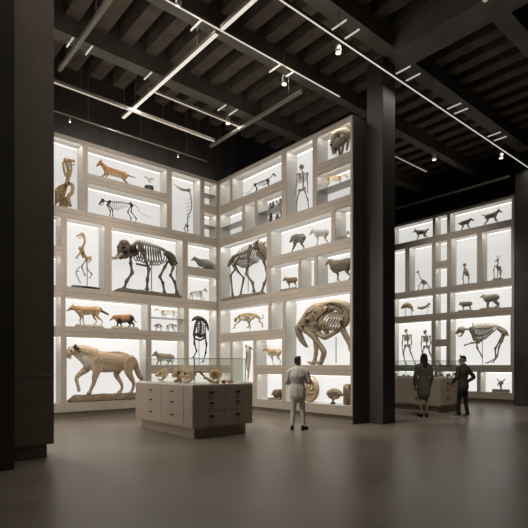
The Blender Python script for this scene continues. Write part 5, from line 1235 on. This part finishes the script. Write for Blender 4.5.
for sy, pa, L in ((1, [h_(165, 128), h_(175, 160)], [h_(170, 160), h_(205, 208), h_(160, 210), h_(115, 226)]), (-1, [h_(175, 118), h_(190, 165)], [h_(190, 165), h_(212, 208), h_(214, 245), h_(247, 303)])):
    B = leg_bones(s.path(L, sy*.13), 1.15*m_, CB); B.t(s.path(pa, sy*.14), [2.6*m_, 1.4*m_], wy=.4); FW[0] = -1; B.build('leg', BONE, s.root)
for sy, L in ((-1, [h_(378, 150), h_(360, 195), h_(328, 248), h_(332, 315), h_(282, 342)]), (1, [h_(372, 150), h_(352, 200), h_(334, 240), h_(324, 300), h_(300, 338)])):
    FW[0] = -1; leg_bones(s.path(L, sy*.12), 1.25*m_, CB).build('leg', BONE, s.root)
rod(s, 482, 326, 366, .012, .03)

s = Spec('F', OFF, .45, (501, 397), (500.5, 379), 501, 'horned_animal_skull', 'little horned animal skull on a pale block, bottom right of the far wall', 'skull')
bm = bmesh.new(); w_ = s.raw(509, 390)[0]-s.raw(493, 390)[0]; box(bm, -w_/2, w_/2, -.1, .1, 0, .12); bmesh.ops.bevel(bm, geom=list(bm.edges), offset=.01, segments=2, affect='EDGES'); link('block', bm, M['plinth'], s.root)
m_ = s.mpp; c = V(0, 0, .12+5.2*m_); B = Body((.30, .25, .19)); skull(B, c+V(0, 0, 1.2*m_), c+V(0, -.08, -2.0*m_), 2.4*m_, (.30, .25, .19), False); B.t([c+V(0, 0, -2*m_), V(0, 0, .125)], .8*m_, n=6, sub=1); bonep(s, 'skull', B)
B = Body((.12, .1, .08))
for sx in (-1, 1): B.t([c+V(sx*1.2*m_, 0, 2.4*m_), c+V(sx*2.8*m_, 0, 3.6*m_), c+V(sx*4.2*m_, 0, 5.6*m_)], [.7*m_, .5*m_, .2*m_], n=6)
bonep(s, 'horns', B)

# ------------------------------------------------------------------ glass-topped drawer cabinets
CL, CW, CB, CT = 2.52, 1.55, .22, 1.10                    # length (Y), width (X), body bottom and top
def make_cabinet():
    """origin at the corner nearest the open floor (-X, -Y); +x across, +y along"""
    root = empty('drawer_cabinet', (0, 0, 0))
    boxobj('plinth', (.11, CW-.11, .11, CL-.11, 0, CB), M['cream'], root)
    boxobj('body', (0, CW, 0, CL, CB, CT-.025), M['cream'], root, bevel=.003)
    boxobj('display_bed', (.02, CW-.02, .02, CL-.02, CT-.025, CT), M['cabtop'], root)
    rows = [(.245, .545), (.553, .813), (.821, 1.06)]; hz = [.435, .705, .925]
    for (z0, z1), h in zip(rows, hz):
        for a, b in ((.33, 1.265), (1.273, 2.205)):       # drawers of the long side
            d = boxobj('drawer', (-.008, 0, a, b, z0, z1), M['cream'], root, bevel=.0015)
            hb = boxobj('handle', (-.03, .0, -.045, .045, 0, .028), M['handle'], d, bevel=.003); hb.location = (-.014, .0, h-z0)
        for a, b in ((.11, .788), (.796, 1.47)):          # drawers of the short side
            d = boxobj('drawer', (a, b, -.008, 0, z0, z1), M['cream'], root, bevel=.0015)
            hb = boxobj('handle', (-.055, .055, -.03, 0, 0, .028), M['handle'], d, bevel=.003); hb.location = (0, -.014, h-z0)
    g0x, g1x, g0y, g1y, gz = .09, 1.42, .09, 2.14, 1.635
    for b in ((g0x, g1x, g0y, g0y+.008), (g0x, g1x, g1y-.008, g1y), (g0x, g0x+.008, g0y, g1y), (g1x-.008, g1x, g0y, g1y)):
        boxobj('glass_pane', (*b, CT, gz), M['glass'], root)
    boxobj('glass_top', (g0x, g1x, g0y, g1y, gz, gz+.008), M['glass'], root)
    for x_ in (g0x, g1x): 
        for y_ in (g0y, g1y): boxobj('glass_edge', (x_-.006, x_+.006, y_-.006, y_+.006, CT, gz+.008), M['edge'], root)
    for x_ in (g0x, g1x): boxobj('glass_edge', (x_-.005, x_+.005, g0y, g1y, gz, gz+.010), M['edge'], root)
    for y_ in (g0y, g1y): boxobj('glass_edge', (g0x, g1x, y_-.005, y_+.005, gz, gz+.010), M['edge'], root)
    return root
def children(o): return [c for c in bpy.data.objects if c.parent is o]
def copy_tree(o, parent=None):
    c = o.copy(); COL.objects.link(c); c.parent = parent
    for ch in children(o): copy_tree(ch, c)
    return c
cab = make_cabinet(); tag(cab, 'glass-topped drawer cabinet holding fossil skulls, on the open floor before the wall corner', 'cabinet', 'glass-topped drawer cabinets')
cab2 = copy_tree(cab); cab2['label'] = 'glass-topped drawer cabinet in the far hall, behind the woman in the coat'
cab.location = (-4.44, -5.38, 0); cab2.location = (4.23, -5.87, 0)
boxobj('glass_shelf', (.12, 1.40, .14, 2.1, 1.42, 1.43), M['shelf'], cab2)

# fossils in the near cabinet
FO = (.50, .29, .12); FO2 = (.66, .45, .24)
def fossil_skull(x, y, r, yaw, label, stand=True, tall=0):
    root = empty('fossil_skull', (x, y, CT), yaw); tag(root, label, 'fossil skull', 'fossils in the near glass cabinet')
    h = r*1.3+(.05 if stand else -.02)
    B = Body(FO2); skull(B, V(-r*.3, 0, h+r*.1), V(r*1.3, 0, h-r*.35), r, FO2, True, .25, True, .85, (.045, .03, .02))
    for i in range(7): a_ = i*.9; B.b(V(-r*.3+r*.75*math.cos(a_), -r*.72, h+r*.1+r*.6*math.sin(a_)), r*.16, r*.1, r*.14, col=(.10, .06, .03) if i % 2 else FO)
    B.build('skull', BONE, root, .010, 1)
    if stand:
        bm = bmesh.new(); tube(bm, [(0, 0, .01), (0, 0, h-r*.5)], .006, n=6, sub=1); box(bm, -.05, .05, -.05, .05, 0, .008); link('stand', bm, M['blackbase'], root)
    return root
fossil_skull(-4.03, -3.42, .115, 2.7, 'pale orange fossil skull on a stand, leftmost in the near glass cabinet')
fossil_skull(-3.98, -4.02, .14, 3.6, 'large pierced fossil skull, second from the left in the near glass cabinet', False)
fossil_skull(-4.02, -4.57, .135, 2.3, 'broken tan fossil skull leaning beside rib bones, third in the near glass cabinet', False)
root = empty('jaw_bone', (-4.04, -4.27, CT)); tag(root, 'upright bent jaw bone between the second and third fossil skulls', 'fossil', 'fossils in the near glass cabinet')
B = Body(FO); B.t([(.07, .03, .03), (0, 0, .03), (0, -.02, .14), (.03, -.05, .21)], [.022, .028, .02, .015]); B.b((0, 0, .025), .05, .04, .025); B.build('bone', BONE, root)
for i, (x_, y_, dx, dy, dz, lab) in enumerate(((-3.78, -4.84, .22, -.10, .22, 'long leaning fossil limb bone, upper of the crossed pair'), (-3.84, -5.08, .22, .04, .10, 'short fossil limb bone, lower of the crossed pair'))):
    root = empty('limb_bone', (x_, y_, CT)); tag(root, lab+' in the near glass cabinet', 'fossil', 'fossils in the near glass cabinet')
    B = Body(FO2 if i else FO); B.t([(-dx/2, -dy/2, dz+.03), (0, 0, dz*.5+.03), (dx/2, dy/2, .04)], [.034, .018, .034]); B.b((-dx/2, -dy/2+.02, dz+.03), .034); B.b((dx/2, dy/2-.02, .035), .035); B.build('bone', BONE, root)
root = empty('ammonite', (-3.53, -4.84, CT), -.72); tag(root, 'round coiled ammonite standing upright at the right of the near glass cabinet', 'fossil', 'fossils in the near glass cabinet')
B = Body(FO2); pts, rr = [], []
for i in range(40):
    a_ = i*.36; q = .115*(.93**(i*.36*2.2)) ; pts.append(V(q*math.cos(a_), -.012*(1-q/.115), .165+q*math.sin(a_))); rr.append(max(.008, q*.42))
B.t(pts, rr, wy=1.0, n=9, sub=2); B.b((0, 0, .165), .09, .03, .09, col=FO); B.b((0, -.03, .165), .016, .016, .016, col=(.05, .03, .02)); B.build('shell', BONE, root)
boxobj('stand', (-.05, .05, -.03, .03, 0, .02), M['blackbase'], root)
for i, (x_, y_, sc) in enumerate(((-3.70, -5.18, .05), (-3.50, -5.14, .06), (-3.30, -5.10, .062), (-3.17, -4.96, .045))):
    root = empty('fossil_nodule', (x_, y_, CT), i); tag(root, 'small brown fossil nodule, %s in the front row of the near glass cabinet' % ['leftmost', 'second', 'third', 'rightmost'][i], 'fossil', 'fossils in the near glass cabinet')
    B = Body((.34, .19, .10) if i % 2 else FO); B.b((0, 0, sc*.55), sc*1.35, sc, sc*.6); B.b((sc*.7, 0, sc*.7), sc*.6, sc*.6, sc*.55); B.b((-sc*.6, .01, sc*.5), sc*.7, sc*.7, sc*.5); B.build('stone', ROCK, root, .008, 1)

# many small fossils in the far cabinet: on its bed and on its glass shelf
for tier, z_, n_, lab in ((0, CT, 13, 'small pale fossil on the bed of the far glass cabinet'), (1, 1.43, 12, 'small grey fossil on the raised shelf of the far glass cabinet')):
    for i in range(n_):
        if i < 8: x_, y_ = 4.23+.22+.10*(i % 2), -5.87+.30+.24*i
        else: x_, y_ = 4.23+.38+.22*(i-8), -5.87+.2+.06*(i % 2)
        root = empty('small_fossil', (x_, y_, z_), random.uniform(0, 6)); tag(root, lab, 'fossil', 'small fossils, tier %s of the far cabinet' % ('one', 'two')[tier])
        c_ = random.choice([(.45, .38, .26), (.5, .45, .36), (.30, .24, .16), (.38, .31, .2)]) if not tier else random.choice([(.3, .28, .24), (.22, .2, .17), (.4, .37, .3)])
        B = Body(c_); h = random.uniform(.05, .12) if not tier else random.uniform(.035, .06)
        k_ = random.randrange(3)
        if k_ == 0: B.t([(0, 0, .02), (0, 0, h), (.03, 0, h*1.5)], [.035, .045, .025], wy=.8)
        elif k_ == 1: B.b((0, 0, .04), .06, .045, .04); B.b((.05, 0, .05), .035, .03, .03); B.b((.02, -.03, .055), .014, .012, .012, col=(.05, .04, .03))
        else: B.t([(-.05, 0, .02), (0, 0, h), (.05, 0, .025)], [.022, .03, .02]); B.b((0, 0, h), .035)
        B.build('stone', BONE, root)
for i, (y_, lab) in enumerate(((-3.98, 'small black stand on the far glass cabinet, beside the woman'), (-5.28, 'small black stand on the far glass cabinet, beside the cabinet corner'))):
    tag(boxobj('black_stand', (4.34, 4.41, y_-.04, y_+.04, CT, CT+.1), M['blackbase'], bevel=.01), lab, 'stand')

# ------------------------------------------------------------------ people
def hand(B, wr, d, side, nrm, col, curl=.6, s_=1.0):
    """palm, four unequal curled fingers and a thumb leaving the side of the palm; d points from wrist to knuckles"""
    d = Vector(d).normalized(); nrm = Vector(nrm).normalized(); sd = d.cross(nrm).normalized()*side
    wr = Vector(wr); k0 = wr+d*.085*s_
    B.t([wr, wr+d*.04*s_, k0], [.024*s_, .032*s_, .034*s_], n=8)
    B.t([wr+d*.05*s_-sd*.014, k0-sd*.02], [.024*s_, .018*s_], n=7); B.t([wr+d*.05*s_+sd*.014, k0+sd*.02], [.024*s_, .018*s_], n=7)
    for i, L in enumerate((.068, .078, .072, .056)):
        o = k0+sd*(-.030+.020*i)*s_; a = curl
        p1 = o+(d*math.cos(a*.5)+nrm*math.sin(a*.5))*L*.45*s_; p2 = p1+(d*math.cos(a*1.3)+nrm*math.sin(a*1.3))*L*.32*s_; p3 = p2+(d*math.cos(a*2)+nrm*math.sin(a*2))*L*.25*s_
        B.t([o, p1, p2, p3], [.0095*s_, .0088*s_, .0082*s_, .007*s_], n=6, sub=2)
    t0 = wr+d*.025*s_-sd*.026*s_; B.t([t0, t0+d*.03*s_-sd*.025*s_+nrm*.01, t0+d*.062*s_-sd*.03*s_+nrm*.022], [.014*s_, .011*s_, .009*s_], n=6, sub=2)

def person(loc, yaw, H, label, kind, armsL, armsR, feet, headyaw, cols, hands=None, lean=0.0):
    """local frame: the person faces +y, x to their right, 1.75 m tall before scaling"""
    k = H/1.75
    root = empty('person', loc, yaw); root.scale = (k, k, k); tag(root, label, 'person')
    SKN = cols['skin']; B = Body(SKN); fem = kind == 'woman'
    sh = .165 if fem else .195; q_ = .92 if fem else .70
    hipx = .085
    # one continuous body: legs, trunk, neck, head, arms, hands
    for sx, f in ((-1, feet[0]), (1, feet[1])):
        hp = V(sx*hipx, 0, .90); an = V(f[0], f[1], .085); kn = hp.lerp(an, .5)+V(0, .03, 0)
        B.t([hp, hp.lerp(kn, .5), kn, kn.lerp(an, .35)+V(0, -.015, 0), an], [q_*.085, q_*.072, q_*.052, q_*.052, q_*.034], n=10)
        fd = Vector((math.sin(f[2]), math.cos(f[2]), 0)); B.t([an+V(0, 0, -.03), an+fd*.08+V(0, 0, -.05), an+fd*.16+V(0, 0, -.06)], [.034, .03, .018], n=8)
    B.t([(0, 0, .90), (0, 0, 1.02), (0, .0, 1.15), (0, 0, 1.30), (0, 0, 1.40)], [.15, .135, .125, .15, .12], wy=.62, n=14)
    B.t([(-sh+.02, 0, 1.405), (0, -.01, 1.425), (sh-.02, 0, 1.405)], [.05, .06, .05], wy=.9)
    hc = V(0, .025, 1.635)
    rot = Matrix.Rotation(headyaw, 3, 'Z')
    def hp_(x, y, z): return hc+rot @ V(x, y, z)
    B.t([(0, -.01, 1.40), (0, 0, 1.48), tuple(hp_(0, -.01, -.07))], [.062, .054, .056], n=10)
    B.b(hp_(0, -.012, .02), .074, .090, .092); B.t([hp_(0, .02, -.01), hp_(0, .045, -.06), hp_(0, .055, -.085)], [.062, .050, .034], wy=1, n=10)
    B.t([hp_(0, .085, .0), hp_(0, .105, -.03)], [.010, .014], n=7); B.t([hp_(-.02, .088, -.058), hp_(.02, .088, -.058)], .008, n=6, col=tuple(v*.7 for v in SKN))
    for sx in (-1, 1):
        B.b(hp_(sx*.028, .074, .005), .012, .009, .008, col=(.04, .03, .025)); B.t([hp_(sx*.015, .084, .022), hp_(sx*.04, .078, .024)], .005, n=5, col=(.08, .05, .035))
        B.t([hp_(sx*.076, -.01, .015), hp_(sx*.084, -.018, .0), hp_(sx*.076, -.008, -.028)], [.014, .016, .009], n=7)
    for sx, A in ((-1, armsL), (1, armsR)):
        S0 = V(sx*sh, 0, 1.39); el, wr = V(*A[0]), V(*A[1])
        B.t([S0, S0.lerp(el, .5), el, el.lerp(wr, .4), wr], [.050, .043, .036, .036, .024], n=9)
        hd = V(*A[2]) if len(A) > 2 else (wr-el)
        hand(B, wr, hd, sx, A[3] if len(A) > 3 else (-sx*1, 0, 0), SKN, A[4] if len(A) > 4 else .5)
    B.build('body', M['skin'], root, .0075, 2)
    # hair
    B = Body(cols['hair'])
    if fem:
        B.b(hp_(0, -.028, .035), .086, .092, .094); B.t([hp_(0, -.06, .05), hp_(0, -.075, -.04), hp_(0, -.075, -.14), V(0, -.085, 1.40)], [.078, .083, .088, .062], wy=.55, wx=1.0, n=12)
        for sx in (-1, 1): B.t([hp_(sx*.055, -.01, .05), hp_(sx*.075, -.01, -.04), hp_(sx*.075, -.02, -.15), V(sx*.085, -.03, 1.40)], [.035, .03, .034, .02], n=8)
    else:
        B.b(hp_(0, -.026, .038), .080, .086, .086); B.t([hp_(0, -.045, .04), hp_(0, -.075, -.03)], [.070, .046], wy=.7, n=10); B.t([hp_(-.045, .045, .095), hp_(0, .055, .105), hp_(.045, .045, .095)], [.02, .026, .02], n=8)
        for sx in (-1, 1): B.t([hp_(sx*.062, .01, .05), hp_(sx*.070, .012, .005)], [.018, .008], n=6)
    B.build('hair', M['cloth'], root, .008, 2)
    # upper garment
    C = cols['top']; B = Body(C); low = cols['hem']
    if fem: prof = [((0, .0, low), .185), ((0, 0, .72), .188), ((0, 0, .92), .185), ((0, 0, 1.12), .148), ((0, 0, 1.30), .172), ((0, 0, 1.40), .145)]
    else: prof = [((0, -.005, low), .195), ((0, -.005, .95), .188), ((0, 0, 1.10), .162), ((0, -.01, 1.28), .205), ((0, -.01, 1.395), .175)]
    B.t([p for p, _ in prof], [r for _, r in prof], wy=.64, n=18)
    B.t([(-sh-.004, -.005, 1.395), (-sh*.5, -.012, 1.432), (0, -.02, 1.452), (sh*.5, -.012, 1.432), (sh+.004, -.005, 1.395)], [.062, .066, .064, .066, .062], wy=.95, n=12)
    for sx, A in ((-1, armsL), (1, armsR)):
        S0 = V(sx*(sh+.005), -.002, 1.385); el, wr = V(*A[0]), V(*A[1]); w2 = el.lerp(wr, .93)
        B.t([S0, S0.lerp(el, .5), el, el.lerp(w2, .5), w2], [.070, .064, .056, .050, .043], n=10)
    g = B.build('coat' if fem else 'jacket', M['cloth'], root, .011, 2)
    md = None
    B = Body(tuple(v*.45 for v in C))
    B.t([(0, -.135, low+.01), (0, -.128, low+.22)], [.006, .004], n=5, sub=1); B.t([(0, -.122, 1.0), (0, -.13, 1.12), (0, -.142, 1.28), (0, -.125, 1.42)], .003, n=4); B.build('back_seam', M['cloth'], root)
    B = Body(cols['collar']); B.t([(-.05, .03, 1.455), (-.045, -.04, 1.482), (0, -.062, 1.49), (.045, -.04, 1.482), (.05, .03, 1.455)], [.014, .018, .019, .018, .014], n=7); B.build('collar', M['cloth'], root)
    # lower garment
    if not fem:
        C = cols['bottom']; B = Body(C); B.t([(0, 0, .86), (0, 0, .99)], [.155, .15], wy=.68, n=14)
        for sx, f in ((-1, feet[0]), (1, feet[1])):
            hp = V(sx*hipx, 0, .88); an = V(f[0], f[1]-.005, .10); kn = hp.lerp(an, .5)+V(0, .025, 0); q = cols.get('leg', 1)
            B.t([hp, hp.lerp(kn, .5), kn, kn.lerp(an, .5), an], [.105*q, .095*q, .076*q, .068*q, .066*q], n=12)
            B.t([kn+V(-.03, -.06*q, .03), kn+V(.03, -.062*q, .01)], .012, n=5); B.t([an+V(-.03, -.055*q, .05), an+V(.04, -.05*q, .03)], .013, n=5)
        B.build('trousers', M['cloth'], root, .011, 2)
    for sx, f in ((-1, feet[0]), (1, feet[1])):
        fd = Vector((math.sin(f[2]), math.cos(f[2]), 0)); an = V(f[0], f[1], 0); B = Body(cols['shoe'])
        B.t([an-fd*.045+V(0, 0, .055), an+fd*.05+V(0, 0, .058), an+fd*.17+V(0, 0, .035)], [.042, .044, .036], n=10)
        if not fem: B.t([an-fd*.04+V(0, 0, .085), an+fd*.03+V(0, 0, .085)], [.042, .038], n=9)
        B.t([an-fd*.055+V(0, 0, .014), an+fd*.06+V(0, 0, .014), an+fd*.18+V(0, 0, .014)], [.036, .034, .036], col=cols['sole'], n=9)
        o = B.build('shoe', M['cloth'], root, .008, 1)
    return root
LG = (.60, .56, .51)
person((-1.79, -5.69, 0), math.radians(-50), 1.70, 'man in a light grey suit seen from behind, looking at the giant fossil beast', 'man',
       [(-.250, .03, 1.12), (-.16, .25, 1.12), (1, .3, .05), (0, -.3, -1)], [(.275, .02, 1.13), (.12, .24, 1.17), (-1, .35, .1), (0, -.3, -1)],
       [(-.13, -.03, -.15), (.13, .03, .45)], math.radians(-32), dict(skin=(.42, .26, .18), hair=(.045, .028, .018), top=LG, collar=(.6, .58, .54), bottom=LG, shoe=(.012, .011, .01), sole=(.01, .01, .01), hem=.80, leg=.86))
person((2.95, -6.08, 0), math.radians(-38), 1.83, 'woman with long dark hair in a brown knee-length coat, facing the far glass cabinet', 'woman',
       [(-.235, .03, 1.10), (-.215, .10, .86), (0, .2, -1), (1, .2, 0)], [(.235, .03, 1.10), (.215, .10, .86), (0, .2, -1), (-1, .2, 0)],
       [(-.085, 0, -.1), (.085, .0, .25)], math.radians(6), dict(skin=(.30, .20, .145), hair=(.022, .015, .011), top=(.105, .088, .068), collar=(.09, .075, .06), shoe=(.012, .011, .01), sole=(.012, .011, .01), hem=.62))
person((3.71, -6.87, 0), math.radians(-8), 1.77, 'young man in a dark jacket and black trousers with a hand on his hip', 'man',
       [(-.27, .02, 1.12), (-.21, .20, .97), (.3, .8, -.5), (1, .2, 0)], [(.37, -.09, 1.13), (.24, .05, .99), (-.9, .3, -.2), (0, -.2, -1)],
       [(-.15, .05, -.7), (.12, -.05, .25)], math.radians(30), dict(skin=(.46, .30, .22), hair=(.04, .026, .018), top=(.055, .047, .038), collar=(.05, .045, .04), bottom=(.016, .014, .012), leg=.82, shoe=(.03, .028, .025), sole=(.6, .57, .52), hem=.84))

# ------------------------------------------------------------------ set every mount down on what carries it, without sinking in
bpy.context.view_layer.update()
def subtree(o):
    out = [o]
    for c in KIDS.get(o.name, ()): out += subtree(c)
    return out
KIDS = {}
for o in bpy.data.objects:
    if o.parent: KIDS.setdefault(o.parent.name, []).append(o)
for r_ in [o for o in bpy.data.objects if o.parent is None and o.get('category') in ('skeleton', 'animal mount', 'bird mount', 'skull', 'fossil', 'fossil skull', 'stand')]:
    lo = min((m.matrix_world @ v.co).z for m in subtree(r_) if m.type == 'MESH' for v in m.data.vertices)
    zt = min([z for z in Z0+[.95, .48, 6.25, 6.24, 3.0, CT, 1.43] if abs(z-lo) < .25], key=lambda z: abs(z-r_.matrix_world.translation.z), default=None)
    if zt is not None: r_.location.z += zt+.003-lo
    if r_.get('category') == 'fossil skull' or r_.location.x < -3 and r_.location.y < -2: continue
    w_ = 'L' if r_.location.y > 0 else 'R' if 0 < r_.location.x < 1 else 'F' if r_.location.x > 9 else None
    if not w_: continue
    a_ = r_.location.x if w_ == 'L' else -r_.location.y; d_ = r_.location.y if w_ == 'L' else r_.location.x-(9.06 if w_ == 'F' else 0)
    for c in CASES:
        if c[0] == w_ and c[3] < a_ < c[4] and Z0[c[5]]-.02 < zt < Z1[c[6]]:
            for m in subtree(r_):
                if m.type == 'MESH':
                    for v in m.data.vertices:
                        v.co.x = min(max(v.co.x, c[3]+.008-a_), c[4]-.008-a_); v.co.y = min(max(v.co.y, .045-d_), DEP-.035-d_); v.co.z = min(v.co.z, Z1[c[6]]-.03-r_.location.z)
            break
